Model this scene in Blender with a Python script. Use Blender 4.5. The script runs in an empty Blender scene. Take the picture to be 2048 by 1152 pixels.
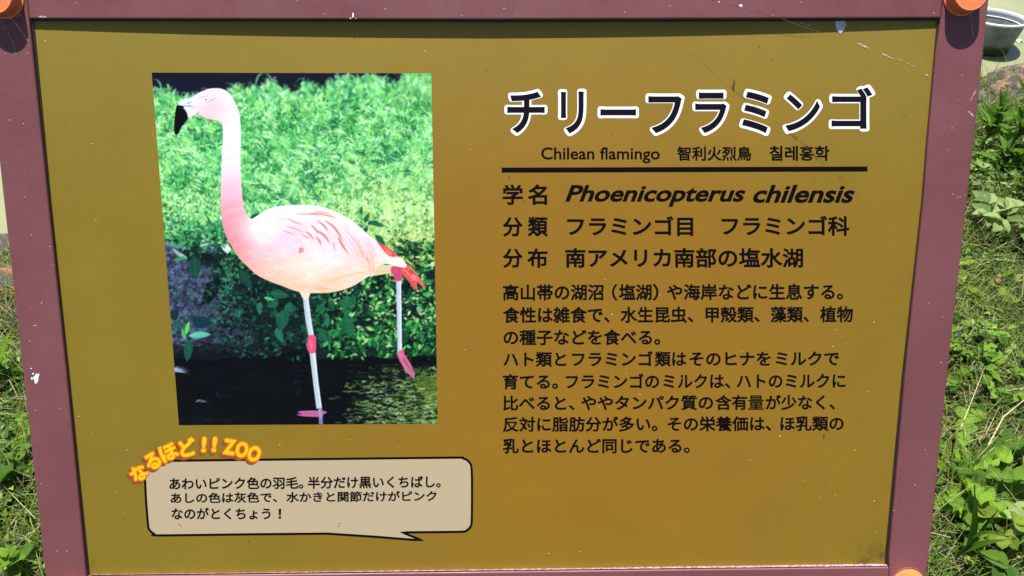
import bpy, bmesh, math, random
import numpy as np
from mathutils import Vector, Matrix, noise

sc = bpy.context.scene
COL = sc.collection
# ---------------------------------------------------------------- camera, sky, sun, exposure
TILT = math.radians(35)                                   # the sign's face looks up by this much
SC = np.array([0., 0., .72])                              # centre of the sign's face
EX = np.array([1., 0., 0.]); EY = np.array([0., math.sin(TILT), math.cos(TILT)]); EN = np.array([0., -math.cos(TILT), math.sin(TILT)])
S2W = np.stack([EX, EY, EN], 1)                           # sign (right, up, out) to world
CAM_L = np.array([0.0096015, 0.1659089, 0.7992568])    # camera in the sign's own axes
CAM_R = np.array([[0.99986328, -0.00134485, 0.01648043], [0.00415985, 0.98508978, -0.17199075], [-0.01600341, 0.17203579, 0.9849607]])
FPX = 1024 / math.tan(math.radians(33.5))
CAM_W = SC + S2W @ CAM_L
RW = (S2W @ CAM_R.T)                                      # columns: camera right, up, back in world
cd = bpy.data.cameras.new('camera'); cam = bpy.data.objects.new('camera', cd); COL.objects.link(cam)
M4 = Matrix([[*RW[i], CAM_W[i]] for i in range(3)] + [[0, 0, 0, 1]]); cam.matrix_world = M4
cd.sensor_width = 36; cd.lens = 18 / math.tan(math.radians(33.5)); cd.clip_start = .02; cd.clip_end = 500
cd.dof.use_dof = True; cd.dof.focus_distance = .82; cd.dof.aperture_fstop = 20
sc.camera = cam

SUN_EL = math.radians(78.3)
to_sun = Vector((-.075, math.cos(SUN_EL), math.sin(SUN_EL))).normalized()
w = bpy.data.worlds.new('World'); sc.world = w; w.use_nodes = True
nt = w.node_tree; bg = nt.nodes['Background']; sk = nt.nodes.new('ShaderNodeTexSky'); sk.sky_type = 'NISHITA'; sk.sun_disc = False
sk.sun_elevation = math.asin(to_sun.z); sk.sun_rotation = math.atan2(to_sun.x, to_sun.y); sk.air_density = 1.0; sk.dust_density = 1.6; sk.ozone_density = 1.0
nt.links.new(sk.outputs[0], bg.inputs[0]); bg.inputs[1].default_value = .06
sd = bpy.data.lights.new('sun', 'SUN'); sd.energy = 4.6; sd.angle = math.radians(.53); sd.color = (1, .965, .91)
sun = bpy.data.objects.new('sun', sd); COL.objects.link(sun); sun.rotation_euler = to_sun.to_track_quat('Z', 'Y').to_euler()
sc.view_settings.view_transform = 'Standard'; sc.view_settings.look = 'None'; sc.view_settings.gamma = 1; sc.view_settings.use_curve_mapping = False
sc.view_settings.exposure = 1.05
LS = 1.25                                                 # what a matt white of 1 reads on the sign's face
sc.cycles.max_bounces = 6; sc.cycles.transparent_max_bounces = 12

# ---------------------------------------------------------------- helpers
def lin(c):
    c = np.asarray(c, float) / 255.
    return np.where(c <= .04045, c / 12.92, ((c + .055) / 1.055) ** 2.4)
def rays(x, y):
    x = np.asarray(x, float); y = np.asarray(y, float)
    return np.stack([(x - 1024) / FPX, (576 - y) / FPX, -np.ones_like(x)], -1)
HW, HH = .45, 0.2966
def bow(u, v):
    a = np.clip(1 - (u / HW) ** 2, 0, 1); b = np.clip((v + HH) / (2 * HH), 0, 1)
    return .0046 + .0034 * a * (.35 + .65 * b)
def on_face(x, y, lift=None):
    """photo position -> point in the sign's axes: on the front of the frame, or (lift given) that far above the bowed panel"""
    d = rays(x, y) @ CAM_R
    wv = np.zeros(d.shape[:-1])
    for _ in range(4):
        s = (wv - CAM_L[2]) / d[..., 2]
        P = CAM_L + d * s[..., None]
        if lift is None: break
        wv = -bow(P[..., 0], P[..., 1]) + lift
    return P
def to_w(P): return SC + np.asarray(P) @ S2W.T
def ground_at(x, y, z=0.):
    d = rays(x, y) @ RW.T
    return CAM_W + d * ((z - CAM_W[2]) / d[..., 2])
def mat(name, col=(.5, .5, .5), rough=.6, spec=.5, build=None, **kw):
    m = bpy.data.materials.new(name); m.use_nodes = True; b = m.node_tree.nodes['Principled BSDF']
    b.inputs['Base Color'].default_value = (*col, 1); b.inputs['Roughness'].default_value = rough; b.inputs['Specular IOR Level'].default_value = spec
    for k, v in kw.items(): b.inputs[k].default_value = v
    if build: build(m.node_tree, b)
    return m
def nd(t, kind, **kw):
    n = t.nodes.new(kind)
    for k, v in kw.items():
        if k.startswith('i_'): n.inputs[k[2:].replace('_', ' ')].default_value = v
        else: setattr(n, k, v)
    return n
def ramp(t, src, stops):
    r = nd(t, 'ShaderNodeValToRGB'); e = r.color_ramp.elements
    while len(e) < len(stops): e.new(.5)
    for k, (p, c) in enumerate(stops): e[k].position = p; e[k].color = (*c, 1)
    t.links.new(src, r.inputs[0]); return r.outputs[0]
def noise_tex(t, scale, detail=4, rough=.55, coord='Object', dist=0):
    tc = nd(t, 'ShaderNodeTexCoord'); n = nd(t, 'ShaderNodeTexNoise'); n.inputs['Scale'].default_value = scale; n.inputs['Detail'].default_value = detail
    n.inputs['Roughness'].default_value = rough; n.inputs['Distortion'].default_value = dist
    t.links.new(tc.outputs[coord], n.inputs['Vector']); return n.outputs['Fac']
def mixc(t, fac, a, b, mode='MIX'):
    m = nd(t, 'ShaderNodeMix', data_type='RGBA', blend_type=mode)
    for s, v in ((m.inputs[0], fac), (m.inputs[6], a), (m.inputs[7], b)):
        if hasattr(v, 'is_linked'): t.links.new(v, s)
        elif isinstance(v, (int, float)): s.default_value = v
        else: s.default_value = (*v, 1)
    return m.outputs[2]
def bump(t, b, src, strength=.3, dist=.002):
    n = nd(t, 'ShaderNodeBump'); n.inputs['Strength'].default_value = strength; n.inputs['Distance'].default_value = dist
    t.links.new(src, n.inputs['Height']); t.links.new(n.outputs[0], b.inputs['Normal'])
def new_obj(name, me, m=None, parent=None):
    o = bpy.data.objects.new(name, me); COL.objects.link(o)
    if m: me.materials.append(m)
    if parent: o.parent = parent
    return o
def mesh(name, V, F, m=None, parent=None, origin=None, smooth=False):
    V = np.asarray(V, float)
    if origin is not None: V = V - np.asarray(origin)
    me = bpy.data.meshes.new(name); me.from_pydata(V.tolist(), [], [list(map(int, f)) for f in F])
    if smooth: me.polygons.foreach_set('use_smooth', [True] * len(me.polygons))
    return new_obj(name, me, m, parent)
def fast_mesh(name, V, quads, m=None, parent=None):
    me = bpy.data.meshes.new(name); n = len(V); q = len(quads); k = quads.shape[1]
    me.vertices.add(n); me.vertices.foreach_set('co', np.ascontiguousarray(V, np.float32).ravel())
    me.loops.add(q * k); me.loops.foreach_set('vertex_index', np.ascontiguousarray(quads, np.int32).ravel())
    me.polygons.add(q); me.polygons.foreach_set('loop_start', np.arange(0, q * k, k, dtype=np.int32)); me.update(calc_edges=True)
    return new_obj(name, me, m, parent)
def tag(o, label=None, cat=None, group=None, kind=None):
    for k, v in (('label', label), ('category', cat), ('group', group), ('kind', kind)):
        if v: o[k] = v
    return o
def empty(name, loc):
    o = bpy.data.objects.new(name, None); COL.objects.link(o); o.location = loc; o.empty_display_size = .05; return o
# ---------------------------------------------------------------- the flat print: a photograph of a flamingo, painted stroke by stroke
PX0, PY0, PX1, PY1 = 296, 140, 886, 858
class Canvas:
    def __init__(s):
        s.w = PX1 - PX0; s.h = PY1 - PY0
        s.a = np.zeros((s.h, s.w, 3), np.float32)
    def patch(s, x0, y0, x1, y1):
        x0 = max(int(math.floor(x0)) - PX0, 0); y0 = max(int(math.floor(y0)) - PY0, 0)
        x1 = min(int(math.ceil(x1)) - PX0 + 1, s.w); y1 = min(int(math.ceil(y1)) - PY0 + 1, s.h)
        if x1 <= x0 or y1 <= y0: return None
        yy, xx = np.mgrid[y0:y1, x0:x1]
        return slice(y0, y1), slice(x0, x1), xx + PX0 + .5, yy + PY0 + .5
    def blend(s, p, m, col):
        t = s.a[p[0], p[1]]
        t += (np.asarray(col, np.float32) / 255. - t) * m[..., None].astype(np.float32)
    def stroke(s, pts, w, col, al=1., w1=None, soft=.8):
        P = np.array(pts, float); n = len(P)
        if n == 3:
            t = np.linspace(0, 1, 9)[:, None]
            P = (1 - t) ** 2 * P[0] + 2 * t * (1 - t) * P[1] + t * t * P[2]; n = 9
        tt = np.linspace(0, 1, n)
        R = (w * np.sin(np.pi * (0.12 + .86 * tt)) if w1 is None else w + (w1 - w) * tt) / 2
        m = R.max() + soft
        p = s.patch(P[:, 0].min() - m, P[:, 1].min() - m, P[:, 0].max() + m, P[:, 1].max() + m)
        if p is None: return
        best = np.full(p[2].shape, -9.)
        for i in range(n - 1):
            ax, ay = P[i]; dx, dy = P[i + 1] - P[i]; L = dx * dx + dy * dy + 1e-6
            u = np.clip(((p[2] - ax) * dx + (p[3] - ay) * dy) / L, 0, 1)
            d = np.hypot(p[2] - ax - u * dx, p[3] - ay - u * dy)
            best = np.maximum(best, R[i] + (R[i + 1] - R[i]) * u - d)
        s.blend(p, np.clip(best / soft + .5, 0, 1) * al, col)
    def polymask(s, pts):
        pts = [tuple(map(float, q)) for q in pts]
        xs = [q[0] for q in pts]; ys = [q[1] for q in pts]
        p = s.patch(min(xs) - 1, min(ys) - 1, max(xs) + 1, max(ys) + 1)
        if p is None: return None, None
        acc = np.zeros(p[2].shape)
        for ox in (-.33, 0, .33):
            for oy in (-.33, 0, .33):
                ins = np.zeros(p[2].shape, bool); X = p[2] + ox; Y = p[3] + oy
                for i in range(len(pts)):
                    x0, y0 = pts[i - 1]; x1, y1 = pts[i]
                    if y0 == y1: continue
                    c = (y0 > Y) != (y1 > Y)
                    ins ^= c & (X < (x1 - x0) * (Y - y0) / (y1 - y0) + x0)
                acc += ins
        return p, acc / 9.
    def poly(s, pts, col, al=1.):
        p, m = s.polymask(pts)
        if p is not None: s.blend(p, m * al, col)
def smooth_loop(pts, n=4, closed=True):
    out = []; N = len(pts)
    rng = range(N if closed else N - 1)
    for i in rng:
        a, b, c, d = (pts[(i - 1) % N], pts[i], pts[(i + 1) % N], pts[(i + 2) % N]) if closed else \
            (pts[max(i - 1, 0)], pts[i], pts[i + 1], pts[min(i + 2, N - 1)])
        for k in range(n):
            t = k / n
            out.append(tuple(.5 * ((2 * b[j]) + (-a[j] + c[j]) * t + (2 * a[j] - 5 * b[j] + 4 * c[j] - d[j]) * t * t + (-a[j] + 3 * b[j] - 3 * c[j] + d[j]) * t ** 3) for j in (0, 1)))
    if not closed: out.append(tuple(pts[-1]))
    return out
def vnoise(x, y, sc, seed):
    r = np.random.RandomState(seed); G = r.rand(64, 64)
    X = x / sc; Y = y / sc; xi = np.floor(X).astype(int); yi = np.floor(Y).astype(int)
    fx = X - xi; fy = Y - yi; fx = fx * fx * (3 - 2 * fx); fy = fy * fy * (3 - 2 * fy)
    g = lambda a, b: G[b % 64, a % 64]
    return (g(xi, yi) * (1 - fx) + g(xi + 1, yi) * fx) * (1 - fy) + (g(xi, yi + 1) * (1 - fx) + g(xi + 1, yi + 1) * fx) * fy
def rbf(X, Y, ctl, sg):
    num = np.zeros(X.shape + (3,)); den = np.zeros(X.shape)
    for x, y, *c in ctl:
        w = np.exp(-((X - x) ** 2 + (Y - y) ** 2) / (2 * sg ** 2)) + 1e-9 / (1 + ((X - x) ** 2 + (Y - y) ** 2) / 400.)
        num += w[..., None] * np.array(c, float); den += w
    return num / den[..., None] / 255.
def blur(a, k):
    for ax in (0, 1):
        p = np.concatenate([np.repeat(a.take([0], ax), k, ax), a, np.repeat(a.take([-1], ax), k, ax)], ax)
        c = np.cumsum(p, ax, dtype=np.float64); n = a.shape[ax]; w = 2 * k + 1
        c = np.concatenate([np.zeros_like(c.take([0], ax)), c], ax)
        a = ((c.take(range(w, w + n), ax) - c.take(range(0, n), ax)) / w).astype(np.float32)
    return a
def leaf_poly(x, y, L, W, ang, bend=0., n=7):
    c, s_ = math.cos(ang), math.sin(ang); A = []; B = []
    for i in range(n):
        t = i / (n - 1); w = W * .5 * math.sin(math.pi * t ** .8) ** .9 if 0 < t < 1 else 0
        px = L * t; py = bend * L * t * t
        A.append((px, py + w)); B.append((px, py - w))
    return [(x + c * a - s_ * b, y + s_ * a + c * b) for a, b in A + B[::-1]]
def paint_print():
    R = random.Random(5); C = Canvas(); U = R.uniform
    p = C.patch(PX0, PY0, PX1, PY1); X, Y = p[2][:, :C.w], p[3][:, :C.w]
    C.a[:] = 0
    # grass field
    n1 = vnoise(X, Y, 26, 1); n2 = vnoise(X, Y, 9, 2)
    base = np.array([88, 180, 92]) + (n1 - .5)[..., None] * np.array([80, 70, 60]) + (n2 - .5)[..., None] * np.array([60, 66, 50])
    ly = np.clip((Y - 330 + 90 * (n1 - .5)) / 150, 0, 1) * np.clip((X - 600 + 80 * (n2 - .5)) / 200, 0, 1)
    base = base + ly[..., None] * np.array([90, 35, 25])
    C.a[:] = np.clip(base, 0, 255)[:C.h, :C.w] / 255
    def edge(x): return 178 + 9 * math.sin(x * .031 + 1) + 6 * math.sin(x * .09) - (16 if x > 600 else 0) + (14 if x < 420 else 0) - max(0, (x - 790)) * .9
    top = []
    for x in range(292, 890, 6): top.append((x, edge(x) + U(-3, 3)))
    C.poly([(290, 130)] + top + [(890, 130)], (12, 16, 25))
    for i in range(90):
        x = U(296, 880); y = U(145, 172); C.stroke([(x, y), (x + U(-3, 3), y + U(4, 14))], U(1, 3), (25, 34, 40), .5)
    dark = [(22, 96, 46), (34, 116, 50), (28, 104, 58), (16, 76, 38)]
    mid = [(80, 182, 84), (108, 202, 92), (70, 170, 88), (130, 212, 100)]
    lite = [(172, 238, 146), (200, 248, 180), (160, 230, 112), (212, 252, 208), (150, 222, 124)]
    yel = [(200, 226, 138), (214, 230, 150), (176, 208, 104), (150, 190, 84), (232, 236, 190), (120, 170, 70)]
    # out of focus far grass
    for i in range(1500):
        x = U(296, 882); y = edge(x) + abs(R.gauss(0, 40)) + 1
        c = R.choice(R.choice([dark, mid, mid, lite, lite])); L = U(8, 20)
        a = -math.pi / 2 + R.gauss(0, .6)
        C.stroke([(x, y), (x + L * .6 * math.cos(a), y + L * .6 * math.sin(a)), (x + L * math.cos(a) + U(-8, 8), y + L * math.sin(a) + U(0, 6))], U(2.5, 6), c, U(.4, .85), soft=2.2)
    for i in range(46):
        x = U(300, 850); y = edge(x) + U(4, 16); d = R.choice((-1, 1)); h = U(12, 26); w_ = U(8, 24)
        C.stroke([(x, y), (x + d * w_ * .3, y - h * 1.7), (x + d * w_, y + U(-4, 2))], U(1.6, 3.4), R.choice([(70, 160, 110), (110, 196, 140), (60, 140, 90), (150, 214, 170)]), U(.5, .9), soft=1.6)
    for q in ([(322, 195), (326, 160), (308, 158)], [(510, 178), (514, 142), (528, 148)], [(545, 190), (548, 150), (528, 145)], [(692, 240), (696, 190), (697, 148)], [(660, 168), (672, 160), (656, 154)]):
        C.stroke(q, 4, (96, 176, 120), .9, soft=1.5)
    for i in range(500):
        x = U(785, 878); y = U(142, 215); c = R.choice([(150, 205, 120), (110, 180, 90), (190, 225, 150), (80, 150, 80)])
        if y < 150 + (870 - x) * .35: 
            if R.random() < .5: continue
        C.stroke([(x, y), (x + U(-5, 5), y + U(2, 8))], U(3, 6), c, U(.3, .7), soft=2)
    b = blur(C.a, 1); C.a[:90] = b[:90]
    # blades getting sharper down the slope
    for i in range(8200):
        t = R.random() ** .8; y = 196 + t * 300; x = U(296, 882)
        lean = -.5 + .35 * math.sin(x * .02 + y * .013)
        a = -math.pi / 2 + lean + R.gauss(0, .75); L = U(5, 15) * (1 + .2 * t)
        pal = R.choice([dark, mid, mid, lite, lite])
        nz = math.sin(x * .05 + y * .031) + math.sin(y * .07 - x * .021)
        if nz < -.7 and R.random() < .6: pal = dark
        if y > 300 and x > 560 and R.random() < min(.8, (y - 300) / 160 * (x - 500) / 250): pal = yel
        if y > 380 and x < 450 and R.random() < .3: pal = yel
        c = R.choice(pal)
        C.stroke([(x, y), (x + L * .5 * math.cos(a), y + L * .5 * math.sin(a)), (x + L * math.cos(a) + U(-3, 5), y + L * math.sin(a) + U(0, 5))], U(1.2, 3.4), c, U(.55, 1), soft=1)
    for i in range(700):
        x = U(296, 882); y = U(205, 470); q = math.sin(x * .043 + y * .027) + math.sin(y * .061 - x * .017 + 2)
        if q > .2 or R.random() < .2:
            c = R.choice(lite) if not (y > 330 and x > 620) else R.choice([(210, 236, 150), (226, 240, 176), (190, 226, 130)])
            a = -math.pi / 2 + R.gauss(-.3, .7); L = U(6, 16)
            C.stroke([(x, y), (x + L * .5 * math.cos(a), y + L * .5 * math.sin(a)), (x + L * math.cos(a) + 4, y + L * math.sin(a) + 4)], U(2.5, 6), c, U(.3, .7), soft=2)
        elif q < -.9:
            C.stroke([(x, y), (x + U(-5, 5), y - U(3, 9))], U(3, 7), R.choice(dark), U(.2, .5), soft=3)
    for i in range(130):
        x = U(300, 875); y = U(235, 430); q = math.sin(x * .02 + 1.3) * math.cos(y * .035)
        for k in range(7):
            a = -2.2 + .5 * q + R.gauss(0, .3); L = U(14, 26); xx = x + U(-8, 8); yy = y + U(-5, 5)
            C.stroke([(xx, yy), (xx + L * .6 * math.cos(a), yy + L * .6 * math.sin(a)), (xx + L * math.cos(a) - 3, yy + L * math.sin(a) + 7)], U(1.4, 3), R.choice(lite if i % 3 else dark), U(.5, .9), soft=1.2)
    for i in range(150):
        x = U(300, 870); y = U(240, 420); a = U(-2.7, -.4); L = U(14, 30)
        C.stroke([(x, y), (x + L * .6 * math.cos(a), y + L * .6 * math.sin(a)), (x + L * math.cos(a), y + L * math.sin(a) + 6)], U(1.2, 2.4), R.choice(lite), .8)
    for i in range(900):
        x = U(296, 470) if R.random() < .35 else U(640, 880); y = U(390, 520)
        C.poly(leaf_poly(x, y, U(4, 9), U(2, 4), U(0, 6.3), U(-.3, .3)), R.choice([R.choice(yel), R.choice(lite), R.choice(mid), (40, 96, 44), (226, 240, 190)]), .8)
    for i in range(60):
        C.stroke([(U(800, 850), U(478, 500)), (U(800, 850), U(478, 500))], U(1, 3), (96, 66, 40), .35)
    for i in range(220):   # dark gaps low right
        x = U(700, 880); y = U(440, 540); C.stroke([(x, y), (x + U(-4, 4), y + U(-2, 4))], U(1.5, 4), (30, 76, 40), .7)
    # bank: dark vegetation and rock
    bank = [(290, 486), (330, 487), (345, 470), (372, 492), (410, 478), (440, 470), (470, 520), (520, 545), (600, 560), (690, 568), (720, 550), (770, 540), (820, 560), (886, 520), (886, 724), (290, 724)]
    C.poly(bank, (14, 36, 34))
    for i in range(1100):
        x = U(300, 884); yb = 486 if x < 450 else (500 if x > 790 else 545 - (x - 690) * .2 if x > 690 else 540)
        y = yb + R.gauss(0, 9)
        C.poly(leaf_poly(x, y, U(5, 15), U(3, 6), U(0, 6.3), U(-.3, .3)), R.choice([(14, 44, 36), (24, 84, 50), (40, 120, 60), (10, 30, 28), (90, 170, 80)]), .85)
    # rocks
    rock = [(300, 484), (352, 490), (372, 512), (392, 530), (420, 540), (432, 580), (470, 600), (500, 640), (505, 690), (440, 700), (380, 690), (330, 700)]
    rock = smooth_loop([(x + R.gauss(0, 2), y + R.gauss(0, 2)) for x, y in rock])
    pm, m = C.polymask(rock)
    nz = vnoise(pm[2], pm[3], 7, 4) * .5 + vnoise(pm[2], pm[3], 2.6, 5) * .5
    lum = np.clip((nz - .28) * 2.1, 0, 1); dk = np.clip((pm[2] - 330) / 190 + (pm[3] - 600) / 500, 0, 1) * .45
    rc = np.stack([34 + 72 * lum, 40 + 78 * lum, 60 + 98 * lum], -1) * (1 - dk[..., None]) / 255
    t = C.a[pm[0], pm[1]]; t += (rc - t).astype(np.float32) * m[..., None].astype(np.float32)
    for i in range(1300):
        x = U(335, 470); y = U(600, 660) if R.random() < .6 else U(500, 640)
        if not (y < 560 and x > 420): C.stroke([(x, y), (x + U(-2, 2), y + U(-1, 1))], U(.7, 1.8), R.choice([(86, 94, 132), (108, 116, 156), (52, 58, 88), (24, 28, 44)]), .7)
    C.poly([(318, 486), (352, 489), (380, 494), (382, 500), (358, 497), (334, 491)], (112, 138, 168), .8)
    C.poly([(344, 496), (366, 508), (376, 516), (366, 518), (350, 506)], (196, 212, 204), .8)
    for i in range(260): 
        x = R.gauss(420, 13); y = R.gauss(498, 9); C.stroke([(x, y), (x + U(-3, 3), y + U(-2, 2))], U(1.5, 4), R.choice([(96, 128, 168), (70, 96, 140), (168, 204, 214), (120, 160, 190)]), .7)
    C.poly([(398, 480), (418, 476), (420, 488), (402, 494)], (224, 244, 232), .7)
    C.poly([(436, 480), (455, 480), (462, 500), (455, 508), (446, 500)], (240, 246, 232), .9)
    C.stroke([(420, 480), (456, 484)], 1.4, (10, 24, 24), .9, w1=1.4)
    C.poly([(402, 508), (422, 506), (428, 520), (412, 525), (404, 514)], (14, 20, 26), .9)
    C.poly([(438, 556), (412, 566), (404, 604), (398, 610), (420, 606), (448, 570)], (10, 18, 24), .95)
    for i in range(700):   # dark under the bird
        x = U(430, 880); y = U(525, 715)
        C.stroke([(x, y), (x + U(-8, 8), y + U(-5, 5))], U(2, 7), R.choice([(8, 24, 24), (12, 40, 36), (6, 14, 18), (16, 52, 44)]), .6, soft=2)
    tg = [(20, 66, 56), (24, 82, 62), (16, 54, 50), (34, 96, 70), (28, 74, 70)]
    for i in range(420):
        x = R.gauss(455, 32) if R.random() < .7 else U(300, 380); y = R.gauss(600, 48)
        if y < 500 or y > 700: continue
        C.poly(leaf_poly(x, y, U(5, 15), U(2, 4.5), U(-3.6, .5) if R.random() < .7 else U(0, 6.3), U(-.3, .3)), R.choice(tg + [(40, 112, 82), (52, 128, 100)]), .75)
    for i in range(26):   # mugwort sprays
        x, y = 458 + R.gauss(0, 12), 520 + i * 5; 
        for k in range(5):
            a = -math.pi / 2 + (k - 2) * .55 + R.gauss(0, .15); L = U(8, 20)
            C.stroke([(x, y), (x + L * .5 * math.cos(a), y + L * .5 * math.sin(a) + 1), (x + L * math.cos(a), y + L * math.sin(a) + 3)], U(1.6, 3), R.choice([(42, 116, 82), (30, 92, 70), (60, 140, 104), (90, 166, 130)]), .75)
    for i in range(420):   # top-left greens on the rock
        x = U(322, 445) if R.random() < .8 else U(440, 470); y = R.gauss(470, 16)
        a = U(-2.9, .2)
        C.poly(leaf_poly(x, y, U(6, 16), U(2, 4.5), a, U(-.3, .3)), R.choice([(30, 110, 60), (22, 84, 52), (60, 160, 90), (16, 56, 40), (120, 206, 130), (44, 130, 76)]), .85)
    # bright right-hand shrub
    for i in range(90):
        x = U(690, 886); y = U(490, 720); 
        C.stroke([(x, y), (x + U(-14, 14), y + U(-10, 10))], U(10, 24), R.choice([(12, 44, 30), (8, 26, 22), (18, 64, 38)]), .8, soft=6)
    for i in range(46):
        x = U(640, 870); y = U(570, 700); a = U(.2, 2.6); L = U(20, 38); c = R.choice([(22, 84, 46), (30, 104, 54), (16, 66, 42), (40, 120, 60)])
        C.poly(leaf_poly(x, y, L, L * U(.4, .6), a, U(-.2, .2), 9), c, .95); C.stroke([(x, y), (x + L * .9 * math.cos(a), y + L * .9 * math.sin(a))], 1, (60, 150, 86), .7, w1=.6)
    for i in range(1500):
        x = U(640, 882); y = U(520, 722); k = (x - 640) / 240
        if math.sin(x * .09 + 1) + math.sin(y * .11 + x * .03) < -.5: continue
        if R.random() > .25 + .6 * k: continue
        pal = [(16, 62, 36), (26, 96, 48), (12, 40, 30), (34, 120, 58), (60, 156, 76)] + ([(120, 200, 100), (170, 224, 120), (206, 240, 176)] if R.random() < .3 + .35 * k * (1.3 - (y - 545) / 177) else [])
        C.poly(leaf_poly(x, y, U(5, 24), U(2, 10), U(-1.6, 4.6), U(-.4, .4)), R.choice(pal), .85)
    for i in range(230):
        x = U(660, 880); y = U(560, 715); C.stroke([(x, y), (x + U(-5, 5), y + U(-3, 3))], U(1.5, 5), (6, 14, 14), .75, soft=1.5)
    for i in range(46):
        x = U(640, 880); y = U(580, 715); C.stroke([(x, y), (x + U(-1.5, 1.5), y + U(-1, 1))], U(1.2, 3), (226, 244, 232), .8)
    for i in range(30):
        x = U(590, 615); y = U(650, 668); C.stroke([(x, y), (x + U(-3, 3), y + U(-2, 3))], U(.8, 2.2), (222, 222, 204), .7)
    # water
    we = [(x, 714 + 2.5 * math.sin(x * .05) + (4 if x < 480 else 0) - (8 if 500 < x < 620 else 0)) for x in range(290, 892, 8)]
    C.poly([(290, 686)] + [(x, 690 + 4 * math.sin(x * .07)) for x in range(300, 620, 10)] + [(630, 712)] + [(290, 730)], (12, 14, 22), .7)
    C.poly(we + [(890, 860), (290, 860)], (6, 8, 13))
    for i in range(420):
        x = U(350, 560); y = R.gauss(700, 8); 
        if y < 718: C.stroke([(x, y), (x + U(-5, 5), y + U(-1.5, 1.5))], U(.8, 2.4), R.choice([(60, 66, 96), (84, 92, 128), (30, 34, 48), (130, 140, 176), (20, 22, 30)]), .55)
    for i in range(40):
        x = R.gauss(520, 16); y = R.gauss(700, 7); C.stroke([(x, y), (x + U(-4, 4), y + U(-3, 3))], U(.8, 2), (170, 184, 226), .7)
    for i in range(700):
        x = U(300, 700); y = U(720, 852); C.stroke([(x, y), (x + U(10, 46), y + U(-1, 1))], U(.8, 2.6), R.choice([(18, 24, 30), (10, 12, 18), (24, 40, 44), (14, 18, 26)]), .5, soft=1.5)
    for i in range(60):
        x = R.gauss(420, 40); y = R.gauss(840, 7); C.stroke([(x, y), (x + U(8, 30), y + U(-4, 2))], U(1.5, 3.5), (30, 52, 54), .4, soft=1.5)
    for i in range(44):
        x = U(350, 860); y = U(718, 846); C.stroke([(x, y), (x + U(-1, 1), y)], U(.8, 1.8), (190, 210, 214), .7)
    for i in range(260):
        x = U(700, 890); y = U(728, 856); k = (x - 690) / 190
        if R.random() < k: C.stroke([(x - 12, y), (x + U(5, 30), y + U(-3, 3))], U(4, 12), R.choice([(28, 58, 34), (14, 30, 22), (60, 96, 44), (40, 76, 40)]), .5, soft=4)
    gr = [(52, 104, 44), (92, 140, 56), (150, 190, 84), (180, 214, 130), (30, 66, 36), (220, 240, 200), (120, 168, 70)]
    for i in range(1500):
        x = U(690, 890); y = U(736, 854); k = (x - 690) / 190
        if y < 760 and x < 780 and R.random() < .7: continue
        if R.random() > .15 + .9 * k * (.4 + (y - 730) / 130): continue
        L = U(4, 17); b = U(-4, 4); C.stroke([(x, y), (x + L * .3, y + b), (x + L * .6, y - b), (x + L, y + U(-3, 3))] if i % 2 else [(x, y), (x + L / 2, y + 2 * b), (x + L, y + U(-2, 2))], U(.8, 3.2), R.choice(gr), U(.4, .85), w1=U(.5, 2))
    C.poly([(842, 752), (886, 752), (886, 800), (860, 806), (840, 785), (828, 770)], (110, 136, 44), .55)
    for i in range(90):
        x = U(800, 885); y = U(756, 810); L = U(12, 30); C.stroke([(x, y), (x + L, y + U(-1, 1))], U(1, 2.6), R.choice([(96, 120, 40), (150, 170, 70), (60, 84, 34), (20, 34, 22)]), .6)
    C.stroke([(765, 741), (822, 739)], 3, (120, 150, 84), .8)
    for i in range(120):
        x = U(720, 800); y = U(750, 800); C.stroke([(x, y), (x + U(-5, 5), y + U(-4, 4))], U(.8, 1.6), (170, 176, 160), .5)
    for i in range(160):
        x = U(690, 885); y = U(728, 852); C.stroke([(x, y), (x + U(10, 34), y + U(-2, 2))], U(2, 6), R.choice([(6, 12, 12), (10, 24, 18), (30, 60, 34), (70, 110, 50)]), .55, soft=2.5)
    for i in range(90):
        x = R.gauss(800, 60); y = U(770, 852); C.stroke([(x, y), (x + U(4, 9), y + U(-5, 5)), (x + U(10, 20), y)], U(.9, 1.8), (206, 232, 176), .6)
    for i in range(50):
        x = U(360, 680); y = U(724, 840); C.stroke([(x, y), (x + U(14, 50), y + U(-1, 1))], U(1.5, 3.5), (32, 42, 50), .4, soft=2)
    # floating feathers
    for i in range(70):
        a = U(-.9, .25) if R.random() < .5 else U(.0, .5); L = U(8, 38) if a > -.3 else U(8, 26)
        C.stroke([(345, 738 + U(-6, 6)), (345 + L * math.cos(a) * .5, 738 + L * math.sin(a) * .4 + 3), (345 + L * math.cos(a), 738 + L * math.sin(a) * .6)], 1.2, (150, 172, 214), .45)
    for i in range(40):
        x = R.gauss(401, 6); y = R.gauss(802, 1.5); C.stroke([(x, y), (x + U(-5, 5), y + U(-1, 1))], 1.8, (206, 236, 246), .7)
    C.stroke([(434, 786), (437, 795)], 4, (74, 92, 122), .7); C.stroke([(590, 764), (600, 762)], 5, (74, 84, 84), .6)
    C.stroke([(595, 788), (600, 775)], 4, (70, 120, 70), .6); C.stroke([(560, 662), (612, 682)], 2, (180, 206, 180), .6)
    C.stroke([(640, 717), (660, 712)], 4, (130, 160, 180), .6); C.stroke([(384, 677), (414, 681)], 3, (166, 160, 176), .7)
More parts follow.
